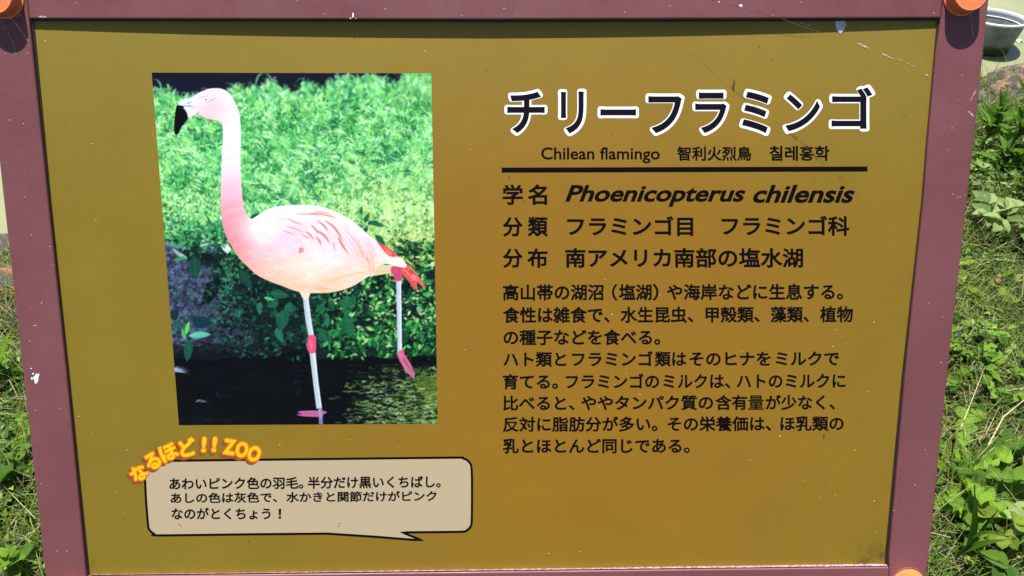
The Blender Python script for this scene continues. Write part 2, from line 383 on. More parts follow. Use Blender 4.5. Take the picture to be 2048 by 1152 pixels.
    # plants behind the back
    for (x, y, L, W, a, c) in [(730, 446, 22, 9, -1.3, (26, 84, 52)), (728, 452, 26, 11, 2.9, (54, 120, 84)), (734, 448, 24, 8, -.3, (20, 70, 46)), (738, 446, 34, 9, .1, (28, 88, 56)), (726, 470, 20, 9, -1.2, (16, 60, 42)), (750, 470, 30, 12, .7, (24, 88, 52)), (722, 430, 18, 7, -1.6, (30, 96, 56)), (745, 485, 30, 12, .9, (18, 68, 44)), (500, 436, 30, 12, -.3, (14, 70, 52))]:
        C.poly(leaf_poly(x, y, L, W, a, .1, 9), c, .95)
    # a fine layer of leaves in two tones over the whole bank, then lens softness
    for i in range(2000):
        x = U(440, 884); y = U(512, 716)
        if x < 700 and y < 560 and x > 500: continue
        rt = x > 660; k = math.sin(x * .11 + y * .05) + math.sin(y * .13 - x * .04)
        if k < -.4 and R.random() < .7: c = R.choice([(5, 14, 14), (8, 24, 20), (4, 10, 12)])
        elif rt: c = R.choice([(16, 62, 34), (26, 90, 42), (54, 140, 62), (104, 190, 86), (10, 38, 26), (6, 20, 16), (20, 74, 40)] + ([(176, 226, 130), (214, 244, 190)] if y < 640 else []))
        else: c = R.choice([(12, 42, 38), (18, 60, 50), (26, 78, 62), (9, 28, 30), (44, 108, 86), (6, 18, 22), (5, 14, 18)])
        a = U(-1.2, 4.2); L = U(4, 13); W_ = L * U(.25, .55)
        lp = leaf_poly(x, y, L, W_, a, U(-.3, .3)); n_ = len(lp) // 2
        C.poly(lp, c, .8); C.poly(lp[:n_], tuple(min(255, int(v * 1.35 + 4)) for v in c), .6)
    C.a[:] = C.a * .35 + blur(C.a, 1) * .65
    for (x, y, L, W, a, c) in [(388, 512, 48, 26, 1.45, (22, 70, 60)), (374, 482, 30, 9, 2.6, (60, 150, 90)), (372, 515, 26, 8, 2.9, (50, 140, 84)), (580, 604, 34, 20, 1.7, (30, 96, 70)), (540, 586, 40, 18, .1, (28, 90, 66)), (528, 595, 22, 7, .2, (84, 178, 110)), (478, 540, 46, 20, .9, (20, 66, 52)),
                               (565, 620, 42, 27, 1.55, (26, 86, 66)), (660, 690, 40, 26, -2.2, (26, 92, 64)), (694, 590, 44, 26, 1.5, (30, 104, 66)), (690, 628, 46, 26, 1.3, (26, 92, 60)), (660, 600, 24, 14, 1.2, (24, 80, 58)), (345, 620, 22, 20, 1.2, (14, 46, 46)), (385, 646, 42, 24, -.1, (18, 50, 62)), (378, 672, 44, 14, -.15, (84, 190, 160)), (372, 668, 26, 9, -1.4, (86, 206, 92)), (370, 678, 22, 9, -1.9, (70, 170, 84)), (378, 680, 44, 18, 1.6, (22, 84, 64)), (344, 655, 30, 10, -.4, (30, 84, 70))]:
        lp = leaf_poly(x, y, L, W, a, .08, 10); C.poly(lp, c, .95)
        e = (x + L * math.cos(a) * .9, y + L * math.sin(a) * .9)
        C.stroke([(x, y), e], 1.1, tuple(min(255, int(v * 1.35 + 10)) for v in c), .8, w1=.5)
        for k in range(4):
            f = .2 + .17 * k
            for sd in (-1, 1):
                bx, by = x + L * f * math.cos(a), y + L * f * math.sin(a); g = a + sd * .8
                C.stroke([(bx, by), (bx + W * .38 * math.cos(g), by + W * .38 * math.sin(g))], .8, tuple(int(v * 1.2 + 6) for v in c), .5)
    for i in range(34):   # single leaves catching light
        x = U(650, 875); y = U(560, 690); a = U(-.4, 3.2); L = U(10, 26); c = R.choice([(70, 170, 80), (120, 206, 100), (40, 130, 66), (24, 92, 52), (28, 100, 60), (16, 62, 44)])
        C.poly(leaf_poly(x, y, L, L * U(.35, .6), a, U(-.2, .2), 9), c, .92); C.stroke([(x, y), (x + L * .85 * math.cos(a), y + L * .85 * math.sin(a))], .9, tuple(min(255, v + 40) for v in c), .7, w1=.5)
    for i in range(18):
        x = U(520, 660); y = U(590, 690); a = U(0, 3.1); L = U(16, 32); c = R.choice([(20, 74, 54), (30, 96, 68), (14, 54, 44), (40, 112, 84)])
        C.poly(leaf_poly(x, y, L, L * U(.4, .6), a, U(-.2, .2), 9), c, .92); C.stroke([(x, y), (x + L * .85 * math.cos(a), y + L * .85 * math.sin(a))], .9, tuple(min(255, v + 26) for v in c), .7, w1=.5)
    for i in range(70):
        x = U(440, 880); y = U(575, 714); C.stroke([(x, y), (x + U(-10, 10), y + U(-8, 8))], U(5, 13), (4, 12, 14), .7, soft=4)
    for i in range(60):
        x = U(640, 880); y = U(570, 715); C.stroke([(x, y), (x + U(-1.5, 1.5), y + U(-1, 1))], U(1.2, 2.8), (226, 244, 232), .8)
    gm = np.clip((500 - Y) / 60, 0, 1)[:C.h, :C.w, None]
    g2 = np.clip((C.a - .42) * 1.04 + .455 + np.array([.0, .0, .035]), 0, 1)
    C.a[:] = C.a * (1 - gm) + g2 * gm
    bg = C.a.copy()
    # ---------------- the bird
    M = np.zeros((C.h, C.w))
    def add(pts, sm=True):
        q = smooth_loop(pts) if sm else pts
        pm_, mm = C.polymask(q); M[pm_[0], pm_[1]] = np.maximum(M[pm_[0], pm_[1]], mm); return pm_, mm
    tail = [(752, 483), (773, 492), (793, 508), (808, 522), (826, 540), (841, 557), (853, 577), (843, 571), (833, 563), (836, 583), (825, 574), (812, 555), (800, 540), (780, 520)]
    pm_, mm = add(tail, False); C.blend(pm_, mm, (222, 84, 84))
    for i in range(70):
        k = U(0, 1); x = 765 + k * 75; y = 492 + k * 68 + U(-6, 10)
        p2, m2 = C.polymask([(x, y), (x + 13, y + 15), (x + 11, y + 16)]); C.blend(p2, m2 * M[p2[0], p2[1]], R.choice([(240, 120, 112), (196, 56, 62), (248, 150, 140)]))
    legc = (198, 212, 226)
    for q in ([(598, 583), (622, 583), (617, 596), (622, 640), (628, 672), (617, 672), (611, 640), (606, 597)], [(619, 704), (631, 704), (636, 760), (644, 817), (633, 817), (627, 770)],
              [(792, 559), (802, 559), (803, 620), (804, 700), (795, 706), (794, 640)]):
        pm_, mm = add(q, False); C.blend(pm_, mm, legc)
    C.poly([(600, 583), (622, 583), (616, 600), (607, 598)], (236, 222, 200), .9)
    for (a, b) in (((609, 600), (618, 668)), ((622, 706), (637, 815)), ((794, 562), (797, 700))):
        C.stroke([a, b], 2.5, (166, 186, 206), .7, w1=2.5)
    for (a, b) in (((616, 600), (626, 668)), ((629, 706), (642, 815)), ((801, 562), (802, 696))):
        C.stroke([a, b], 1.6, (240, 248, 255), .8, w1=1.6)
    for i in range(14):
        k = U(0, 1); C.stroke([(796 + 2 * k, 570 + 120 * k), (800 + 2 * k, 571 + 120 * k)], 1.2, (140, 160, 184), .6); C.stroke([(622 + 15 * k, 712 + 95 * k), (627 + 15 * k, 713 + 95 * k)], 1.2, (150, 170, 190), .5)
    pm_, mm = add([(617, 671), (630, 671), (632, 686), (631, 704), (620, 706), (613, 692), (616, 680)]); C.blend(pm_, mm, (224, 84, 122))
    C.stroke([(620, 680), (624, 690), (622, 700)], 5, (244, 128, 156), .7); C.stroke([(616, 690), (620, 702)], 3, (190, 52, 92), .6)
    pm_, mm = add([(637, 816), (644, 816), (646, 849), (638, 849)], False); C.blend(pm_, mm, (112, 122, 166))
    pm_, mm = add([(594, 825), (600, 822), (620, 821), (645, 821), (655, 824), (646, 830), (636, 834), (610, 833), (592, 830), (604, 827)], False); C.blend(pm_, mm, (176, 96, 148))
    C.stroke([(600, 824), (648, 823)], 2, (222, 140, 186), .7); C.stroke([(606, 831), (640, 832)], 2, (226, 130, 180), .6); C.stroke([(640, 820), (642, 834)], 7, (180, 160, 196), .6, w1=7)
    # lifted foot and joint
    pm_, mm = add([(794, 707), (799, 701), (805, 699), (810, 710), (821, 727), (830, 748), (828, 758), (818, 748), (809, 738), (799, 721)], False); C.blend(pm_, mm, (206, 104, 142))
    C.stroke([(808, 720), (828, 753)], 6.5, (126, 84, 112), .8); C.stroke([(806, 716), (826, 744)], 2.4, (40, 22, 40), .9); C.stroke([(815, 738), (828, 757)], 2.4, (150, 110, 140), .8); C.stroke([(797, 706), (806, 716)], 4, (246, 150, 176), .7)
    # thigh
    pm_, mm = add([(738, 530), (790, 530), (792, 545), (752, 551), (738, 550)], False); C.blend(pm_, mm, (222, 206, 166))
    C.stroke([(745, 544), (786, 541)], 1.6, (150, 140, 96), .7); C.stroke([(745, 535), (784, 533)], 2, (246, 236, 204), .8)
    pm_, mm = add([(783, 534), (794, 532), (803, 536), (805, 546), (803, 560), (792, 562), (787, 551), (782, 545)]); C.blend(pm_, mm, (206, 72, 116))
    for k in range(6): C.stroke([(788, 544 + 3 * k), (803, 543 + 3 * k)], 1, (150, 40, 80), .5)
    C.stroke([(790, 537), (794, 550)], 4, (240, 140, 176), .6)
    body = [(359, 203), (367, 199), (383, 194.5), (394.5, 187), (405.8, 182), (416, 178), (428.4, 176.4), (441.9, 177.2), (453.2, 182), (462.2, 191.6), (470, 205), (476.9, 221), (480.3, 239), (481.4, 257), (481.6, 284), (481, 329), (483, 374), (487, 409.5),
            (493.6, 428.7), (501.6, 437.5), (511, 433.6), (530.6, 420.7), (556, 412.7), (588, 410), (617, 410.2), (641, 413), (667, 422), (693.7, 435), (715.6, 450.5), (737.6, 470.3), (755, 486), (772.8, 508), (786, 516), (798, 515), (806, 520), (813, 532), (806, 535), (790, 532), (772, 528), (755, 533), (751, 546), (745, 553),
            (737.6, 553), (722, 562.6), (702.5, 573.6), (676, 582.4), (649.7, 586), (621, 586), (592.6, 582.4), (561.8, 571), (535.5, 561), (513.5, 549.4), (496, 534), (480.5, 518.7), (467.4, 498.9), (456.4, 481.3), (447.6, 459.3), (443, 433), (441.5, 400), (441.2, 380), (442.2, 355), (443.2, 322.7), (444.8, 290.6), (446, 268), (445.3, 254),
            (441.9, 247), (436.3, 241.8), (426, 240), (412.6, 237.3), (402.4, 232.2), (394.5, 228.3), (388.9, 230), (382, 234), (376, 236), (368, 222), (357, 210)]
    bp, bm = add(body)
    ctl = [(370, 205, 222, 238, 250), (388, 200, 232, 242, 252), (385, 222, 226, 240, 246), (405, 190, 236, 230, 246), (428, 182, 250, 234, 244), (450, 190, 252, 238, 250), (408, 218, 247, 204, 220), (420, 212, 248, 200, 218), (432, 228, 244, 214, 218), (412, 231, 240, 200, 196), (440, 238, 244, 222, 214), (445, 215, 250, 226, 238),
           (465, 230, 246, 244, 255), (455, 260, 236, 240, 255), (476, 262, 250, 252, 255), (450, 300, 226, 232, 252), (470, 310, 244, 242, 255), (450, 340, 234, 222, 244), (470, 345, 248, 226, 240), (448, 375, 238, 192, 216), (470, 380, 244, 196, 212), (450, 410, 234, 170, 188), (475, 412, 244, 182, 198), (452, 440, 230, 150, 164), (480, 440, 244, 176, 192),
           (462, 475, 234, 144, 152), (490, 465, 244, 176, 192), (480, 500, 238, 156, 158), (505, 500, 246, 186, 200), (500, 525, 240, 172, 162), (520, 545, 238, 186, 164), (545, 530, 250, 206, 196), (560, 560, 238, 196, 160), (600, 575, 236, 198, 166), (650, 578, 236, 198, 162), (620, 555, 252, 224, 204), (670, 560, 242, 210, 172), (700, 560, 248, 214, 188), (730, 548, 248, 206, 176),
           (510, 458, 255, 252, 250), (525, 450, 255, 255, 252), (520, 470, 252, 244, 246), (535, 430, 252, 244, 250), (565, 418, 254, 250, 254), (600, 415, 255, 252, 252), (640, 420, 254, 246, 250), (680, 435, 252, 246, 252), (715, 460, 248, 240, 255), (740, 482, 246, 232, 252), (760, 505, 250, 228, 240), (560, 445, 250, 228, 244), (590, 470, 246, 208, 232), (560, 480, 246, 214, 234), (540, 500, 248, 206, 222),
           (620, 450, 250, 226, 240), (650, 470, 248, 216, 232), (690, 480, 248, 214, 222), (660, 505, 252, 232, 244), (700, 520, 252, 226, 226), (640, 530, 255, 236, 226), (600, 530, 252, 224, 214), (730, 510, 246, 190, 192), (745, 530, 248, 210, 190), (720, 535, 252, 224, 206), (790, 522, 254, 244, 230), (805, 528, 255, 250, 240), (775, 518, 250, 226, 206)]
    bc = rbf(bp[2], bp[3], ctl, 17.)
    fl = vnoise(bp[2] * .35 + bp[3] * .9, bp[3] * .3 - bp[2] * .12, 6, 8)
    bc = np.clip(bc + (fl[..., None] - .5) * np.array([.035, .06, .05]), 0, 1)
    t = C.a[bp[0], bp[1]]; t += (bc - t).astype(np.float32) * bm[..., None].astype(np.float32)
    # feather flow
    full = np.zeros((C.h, C.w)); full[bp[0], bp[1]] = bm
    save = C.a.copy()
    for i in range(1400):
        x = U(490, 770); y = U(412, 584)
        dx, dy = x - 600, y - 478
        a = math.atan2(dy, dx) + math.pi / 2 if math.hypot(dx, dy) < 60 else .18 + .35 * (y < 500) * (x - 560) / 160 + (-.25 if y > 530 and x > 640 else 0)
        if math.hypot(dx, dy) < 60 and dx < 0: a += .3
        L = U(8, 24); c = R.choice([(255, 250, 250), (250, 232, 236), (240, 190, 200), (246, 206, 190), (255, 240, 226), (236, 196, 214)])
        C.stroke([(x, y), (x + L * .5 * math.cos(a), y + L * .5 * math.sin(a)), (x + L * math.cos(a + .25), y + L * math.sin(a + .25))], U(1, 3), c, U(.15, .45), soft=1.2)
    z = lambda x, y: (430 + x / 4.551, 400 + y / 4.551)
    for q, w in [([(870, 120), (980, 125), (1110, 165)], 5), ([(740, 130), (850, 125), (960, 140)], 2.5), ([(900, 105), (1000, 110), (1060, 130)], 2), ([(1000, 190), (1110, 250), (1160, 380)], 6), ([(1120, 340), (1150, 420), (1215, 490)], 6), ([(930, 190), (1010, 240), (1025, 290)], 5), ([(920, 280), (1010, 320), (1040, 400)], 6.5), ([(870, 230), (920, 260), (935, 320)], 4),
                 ([(820, 290), (870, 310), (905, 375)], 4), ([(920, 340), (950, 370), (970, 420)], 4.5), ([(790, 320), (840, 330), (865, 365)], 2.4), ([(665, 170), (720, 210), (790, 220)], 2.6), ([(640, 240), (740, 260), (800, 300)], 2), ([(1070, 390), (1085, 420), (1092, 460)], 2), ([(1375, 520), (1390, 560), (1412, 575)], 5), ([(620, 280), (680, 300), (710, 320)], 2)]:
        C.stroke([z(*k) for k in q], w, (222, 146, 132), .75, soft=2)
        C.stroke([z(k[0] + 6, k[1] - 4) for k in q], w * .4, (190, 106, 84), .6, soft=1.2)
        C.stroke([z(k[0] - 16, k[1] + 10) for k in q], w * .7, (255, 246, 248), .6, soft=1.6)
    C.stroke([z(1160, 240), z(1290, 360), z(1370, 560)], 1.4, (176, 126, 104), .8)
    C.stroke([z(1300, 380), z(1345, 480), z(1370, 560)], 1.6, (226, 160, 120), .7)
    for q in ([(1250, 300), (1340, 400), (1400, 560)], [(1330, 330), (1400, 420), (1440, 560)], [(1380, 340), (1450, 450), (1470, 540)], [(1200, 330), (1270, 430), (1340, 560)]):
        C.stroke([z(*k) for k in q], 3, (240, 190, 190), .6, soft=1.5)
    C.poly([z(760, 440), z(790, 428), z(815, 450), z(800, 475), z(765, 492)], (222, 116, 130), .7)
    C.stroke([z(750, 330), z(900, 420), z(860, 540)], 3, (255, 244, 246), .8, soft=1.5); C.stroke([z(900, 380), z(930, 450), z(820, 590)], 3, (252, 232, 236), .7, soft=2)
    for i in range(60):
        x = R.gauss(514, 9); y = R.gauss(458, 8); C.stroke([(x, y), (x + U(-3, 3), y + U(-3, 3))], U(3, 7), (255, 254, 250), .45, soft=2)
    C.stroke([z(1020, 750), z(1160, 690), z(1400, 640)], 6, (206, 166, 104), .35, soft=3)
    C.stroke([z(700, 760), z(900, 820), z(1100, 800)], 7, (214, 172, 124), .3, soft=3)
    k3 = full[..., None].astype(np.float32); C.a[:] = save * (1 - k3) + C.a * k3
    # tuft and loose plumes
    for i in range(60):
        x = U(770, 800); y = U(512, 524); C.stroke([(x, y), (x + U(4, 10), y + U(0, 6)), (x + U(8, 15), y + U(4, 11))], U(1.5, 3), R.choice([(255, 250, 240), (250, 228, 210), (255, 255, 255)]), .6)
    for q in ([(742, 500), (748, 530), (746, 552)], [(735, 515), (742, 540), (741, 556)]): C.stroke(q, 5, (240, 190, 160), .7, soft=1.5)
    # head details
    h = lambda x, y: (320 + x / 8.86, 160 + y / 8.86)
    beak = [h(*k) for k in [(320, 442), (345, 450), (375, 448), (400, 462), (440, 458), (425, 480), (415, 500), (440, 520), (455, 550), (470, 560), (480, 600), (500, 612), (480, 635), (505, 660), (470, 730), (430, 775), (385, 825), (340, 930), (300, 970), (265, 965), (245, 880), (252, 760), (265, 600), (285, 480), (300, 450)]]
    pm_, mm = C.polymask(beak); M[pm_[0], pm_[1]] = np.maximum(M[pm_[0], pm_[1]], mm); C.blend(pm_, mm, (10, 10, 18))
    C.stroke([h(330, 470), h(380, 500), h(400, 540)], 1.5, (50, 50, 96), .6)
    C.stroke([h(440, 458), h(520, 460), h(600, 466)], 1.4, (40, 50, 84), .9); C.stroke([h(470, 415), h(520, 400), h(555, 402)], 1.6, (60, 74, 96), .9)
    C.stroke([h(560, 440), h(600, 480), h(590, 560)], 3, (206, 226, 236), .6); C.stroke([h(640, 605), h(670, 590), h(700, 570)], 2, (150, 110, 100), .8)
    C.stroke([h(700, 630), h(800, 690), h(1030, 720)], 1, (140, 100, 84), .7); C.stroke([h(1030, 720), h(1090, 770), h(1115, 840)], 1, (120, 90, 90), .7)
    C.stroke([h(700, 320), h(790, 290), h(830, 300)], 2, (238, 150, 176), .8, soft=1.2); C.stroke([h(860, 380), h(930, 350), h(1010, 320)], 2.2, (240, 150, 178), .8, soft=1.2)
    C.stroke([h(800, 400), h(850, 410), h(900, 370)], 2, (240, 150, 176), .7, soft=1.2)
    C.stroke([h(812, 340), h(822, 345)], 8.6, (250, 252, 255), 1., w1=8.6); C.stroke([h(813, 345), h(817, 347)], 5.2, (190, 110, 126), .7, w1=5.2); C.stroke([h(813, 347), h(816, 348)], 3.4, (246, 240, 244), .9, w1=3.4); C.stroke([h(810, 350), h(814, 350)], 1.8, (40, 26, 44), 1., w1=1.8)
    r2 = np.random.RandomState(3); C.a += (r2.rand(C.h, C.w, 1).astype(np.float32) - .5) * .03
    return np.clip(C.a, 0, 1), M
# ---------------------------------------------------------------- the ground, the pond and its bank
def bank_y(x): return .99 + (x + 1.33) * .285 + .03 * np.sin(x * 5) + .02 * np.sin(x * 13 + 1)
def ground_z(x, y):
    d = y - bank_y(x)
    s = np.clip((d + .13) / .26, 0, 1); s = s * s * (3 - 2 * s)
    z = -.42 * s - .0 + .012 * np.sin(x * 4.1 + y * 2) * np.cos(y * 5.3) + .006 * np.sin(x * 17) * np.sin(y * 19 + x * 3)
    return z + np.clip((y - 24) / 6, 0, 1) * .62
def axis(a, b, core0, core1, st, far):
    c = list(np.arange(core0, core1, st)); k = st; v = core0
    lo = []
    while v > a: k = min(k * 1.35, far); v -= k; lo.append(v)
    k = st; v = c[-1]; hi = []
    while v < b: k = min(k * 1.35, far); v += k; hi.append(v)
    return np.array(lo[::-1] + c + hi)
gx = axis(-120, 120, -2.6, 3.2, .035, 4); gy = axis(-120, 120, -1.2, 3.0, .035, 3)
GX, GY = np.meshgrid(gx, gy); GZ = ground_z(GX, GY)
n_, m_ = GX.shape; idx = np.arange(n_ * m_).reshape(n_, m_)
GQ = np.stack([idx[:-1, :-1], idx[:-1, 1:], idx[1:, 1:], idx[1:, :-1]], -1).reshape(-1, 4)
def soil(t, b):
    f = noise_tex(t, 26, 8, .65); g = noise_tex(t, 3.1, 4)
    c = ramp(t, f, [(.3, (.006, .005, .003)), (.5, (.018, .014, .008)), (.64, (.06, .05, .03)), (.8, (.02, .028, .008))])
    c2 = mixc(t, g, c, (.026, .042, .009)); t.links.new(c2, b.inputs['Base Color']); bump(t, b, f, .8, .01)
M_soil = mat('soil', rough=.95, spec=.2, build=soil)
ground = tag(fast_mesh('ground', np.stack([GX, GY, GZ], -1).reshape(-1, 3), GQ, M_soil), kind='structure')
ground.data.polygons.foreach_set('use_smooth', [True] * len(ground.data.polygons))
WZ = -.10
def water(t, b):
    g = noise_tex(t, 2.3, 5, .6); f = noise_tex(t, 38, 3, .5, dist=.4); a = noise_tex(t, 9, 6, .7)
    c = ramp(t, g, [(.3, (.185, .205, .105)), (.7, (.27, .275, .165))])
    c = mixc(t, ramp(t, a, [(.6, (0, 0, 0)), (.78, (.6, .6, .6))]), c, (.22, .27, .09))
    t.links.new(c, b.inputs['Base Color']); bump(t, b, f, .12, .004)
M_water = mat('murky_pond_water', rough=.16, spec=.3, build=water)
wx = np.linspace(-60, 60, 41); wy = np.linspace(-22, 29, 52); WX, WY = np.meshgrid(wx, wy); ii = np.arange(WX.size).reshape(WX.shape)
pond = tag(fast_mesh('water', np.stack([WX, WY, np.full_like(WX, WZ)], -1).reshape(-1, 3), np.stack([ii[:-1, :-1], ii[:-1, 1:], ii[1:, 1:], ii[1:, :-1]], -1).reshape(-1, 4), M_water), kind='structure')

def gpt(x, y, lift=0.):
    z = 0.
    for _ in range(12):
        P = ground_at(x, y, z); z = float(ground_z(P[0], P[1])) + lift
    return np.array([P[0], P[1], z])

# ---------------------------------------------------------------- stones of the bank
def stone_mat(name, cols, scale, spots=None):
    def f(t, b):
        a = noise_tex(t, scale, 8, .7); n2 = noise_tex(t, scale * .28, 3, .5)
        c = ramp(t, a, [(.28, cols[0]), (.5, cols[1]), (.72, cols[2])])
        if spots: c = mixc(t, ramp(t, n2, [(spots[1], (0, 0, 0)), (spots[1] + .08, (1, 1, 1))]), c, spots[0])
        t.links.new(c, b.inputs['Base Color']); bump(t, b, a, 1., .012)
    return mat(name, rough=.9, spec=.25, build=f)
M_stone_g = stone_mat('grey_stone', [(.03, .028, .027), (.09, .082, .078), (.26, .24, .23)], 60)
M_stone_t = stone_mat('tan_stone', [(.03, .024, .016), (.20, .135, .075), (.46, .34, .2)], 55, ((.075, .07, .066), .46))
M_stone_l = stone_mat('lichen_stone', [(.04, .037, .034), (.11, .10, .092), (.30, .28, .27)], 60, ((.34, .17, .045), .52))
M_stone_d = stone_mat('dark_stone', [(.012, .012, .010), (.03, .028, .024), (.07, .062, .05)], 30)
def stone(loc, size, rot, m, seed, label, group='stones edging the pond'):
    bm = bmesh.new(); bmesh.ops.create_icosphere(bm, subdivisions=5, radius=1)
    r = random.Random(seed); off = Vector((r.uniform(0, 50), r.uniform(0, 50), r.uniform(0, 50)))
    for v in bm.verts:
        p = v.co.copy(); q = Vector([math.copysign(abs(c) ** .62, c) for c in p]); p = q * (p.length / max(q.length, .01)) * .35 + q * .6
        d = noise.noise(p * 1.3 + off) * .22 + noise.noise(p * 3.4 + off) * .10 + noise.noise(p * 9 + off) * .04 + noise.noise(p * 22 + off) * .018
        v.co = Vector((p.x * size[0], p.y * size[1], p.z * size[2])) * (1 + d)
    me = bpy.data.meshes.new('pond_stone'); bm.to_mesh(me); bm.free(); me.polygons.foreach_set('use_smooth', [True] * len(me.polygons))
    o = new_obj('pond_stone', me, m); o.location = loc; o.rotation_euler = rot; return tag(o, label, 'stone', group)
a = gpt(2035, 172); stone((a[0] + .04, a[1] - .0, -.065), (.21, .12, .125), (.12, 0, .35), M_stone_t, 3, 'flat tan topped stone at the water edge behind the tall green shoots')
a = gpt(1975, 205); stone((a[0], a[1] + .02, -.04), (.085, .08, .06), (0, .1, .2), M_stone_g, 8, 'small rough grey stone beside the right rail of the sign')
a = gpt(10, 508); stone((a[0] - .03, a[1] + .01, -.045), (.11, .055, .06), (0, 0, .3), M_stone_g, 11, 'pale grey stone nearest the water behind the left rail')
a = gpt(12, 572); stone((a[0] - .02, a[1], -.02), (.10, .065, .06), (0, .1, .5), M_stone_l, 15, 'stone crusted with orange lichen beside the left rail')
a = gpt(14, 640); stone((a[0] - .03, a[1], -.05), (.12, .07, .07), (0, 0, .2), M_stone_d, 19, 'dark shaded stone below the lichen covered one, grass stalks over it')

# ---------------------------------------------------------------- the grey pot in the pond
def lathe(prof, n=72, ripple=None):
    V = []; F = []
    for i, (r, z) in enumerate(prof):
        for k in range(n):
            a = 2 * math.pi * k / n; rr = r + (ripple(i, k) if ripple else 0); V.append((rr * math.cos(a), rr * math.sin(a), z))
    for i in range(len(prof) - 1):
        for k in range(n): F.append((i * n + k, i * n + (k + 1) % n, (i + 1) * n + (k + 1) % n, (i + 1) * n + k))
    return V, F
def pot_paint(t, b):
    tc = nd(t, 'ShaderNodeTexCoord'); s = nd(t, 'ShaderNodeSeparateXYZ'); t.links.new(tc.outputs['Object'], s.inputs[0])
    n = noise_tex(t, 18, 6, .65); a = nd(t, 'ShaderNodeMath', operation='MULTIPLY_ADD'); t.links.new(n, a.inputs[0]); a.inputs[1].default_value = .03; t.links.new(s.outputs[2], a.inputs[2])
    c = ramp(t, a.outputs[0], [(.070, (.050, .058, .020)), (.082, (.08, .09, .032)), (.088, (.16, .18, .175)), (.2, (.23, .26, .265))])
    c = mixc(t, ramp(t, n, [(.35, (.55, .55, .55)), (.65, (1, 1, 1))]), (0, 0, 0), c)
    t.links.new(c, b.inputs['Base Color'])
M_pot = mat('weathered_grey_plastic', rough=.55, spec=.4, build=pot_paint)
M_rim = mat('pale_worn_plastic', (.62, .63, .65), .5)
M_in = mat('dark_wet_inside', (.10, .115, .13), .35)
pb = ground_at(1983, 124, -.12)
pr = empty('floating_pot', (pb[0], pb[1] + .08, -.12)); pr.scale = (.80, .80, .66); pr.rotation_euler = (math.radians(-9), math.radians(1), 0)
tag(pr, 'round grey plastic pot with a pale rim standing in the murky pond', 'plant pot')
V, F = lathe([(.0, 0), (.098, 0), (.102, .004), (.108, .05), (.110, .052), (.112, .058), (.133, .185), (.141, .188), (.141, .1905)]); mesh('body', V, F, M_pot, pr, smooth=False)
V, F = lathe([(.1411, .188), (.1425, .196), (.1405, .2015), (.134, .2015), (.1325, .197), (.1315, .184)]); mesh('rim', V, F, M_rim, pr, smooth=True)
V, F = lathe([(.1316, .186), (.128, .164), (.1225, .163), (.120, .158), (.106, .09)]); mesh('inner_wall', V, F, M_pot, pr)
V, F = lathe([(.1232, .1645), (.1215, .1668), (.119, .1645)]); mesh('inner_ring', V, F, M_rim, pr, smooth=True)
V, F = lathe([(.0001, .125), (.0, .125), (.06, .1255), (.113, .125)]); mesh('inner_fill', V, F, M_in, pr)
P = ground_at(2037, 84, WZ)
V = []; F = []; rr = random.Random(2)
for k in range(26):
    a = rr.uniform(0, 6.28); L = rr.uniform(.006, .016); i = len(V); V += [(0, 0, .004), (L * math.cos(a), L * math.sin(a), .002 + rr.random() * .008), (L * math.cos(a + .5), L * math.sin(a + .5), .003)]; F.append((i, i + 1, i + 2))
M_down = mat('white_down', (.8, .8, .78), .8)
o = mesh('feather', V, F, M_down); o.location = (P[0], P[1], WZ); tag(o, 'tiny white downy feather floating beside the grey pot', 'feather')

# ---------------------------------------------------------------- grass
rs = np.random.RandomState(12)
def blades(name, base, L, Wd, lean, az, curl, tint, m, kind='stuff'):
    n = len(base); T = np.array([0, .35, .7, 1.]); D = np.stack([np.cos(az), np.sin(az), 0 * az], -1); S = np.stack([-np.sin(az), np.cos(az), 0 * az], -1)
    rows = []
    for j, t in enumerate(T):
        ang = lean + curl * t; h = L * t * np.cos(lean + curl * t * .5); r = L * t * np.sin(lean + curl * t * .5)
        c = base + D * r[:, None] + np.array([0, 0, 1]) * h[:, None]
        ww = Wd * (1, .9, .6, .06)[j] * .5
        rows += [c - S * ww[:, None], c + S * ww[:, None]]
    V = np.stack(rows, 1).reshape(-1, 3); i0 = np.arange(n)[:, None] * 8
    Q = np.concatenate([i0 + np.array([0, 1, 3, 2]), i0 + np.array([2, 3, 5, 4]), i0 + np.array([4, 5, 7, 6])], 1).reshape(-1, 4)
    o = fast_mesh(name, V, Q, m); a = o.data.attributes.new('tint', 'FLOAT', 'POINT'); a.data.foreach_set('value', np.repeat(tint, 8).astype(np.float32)); return o
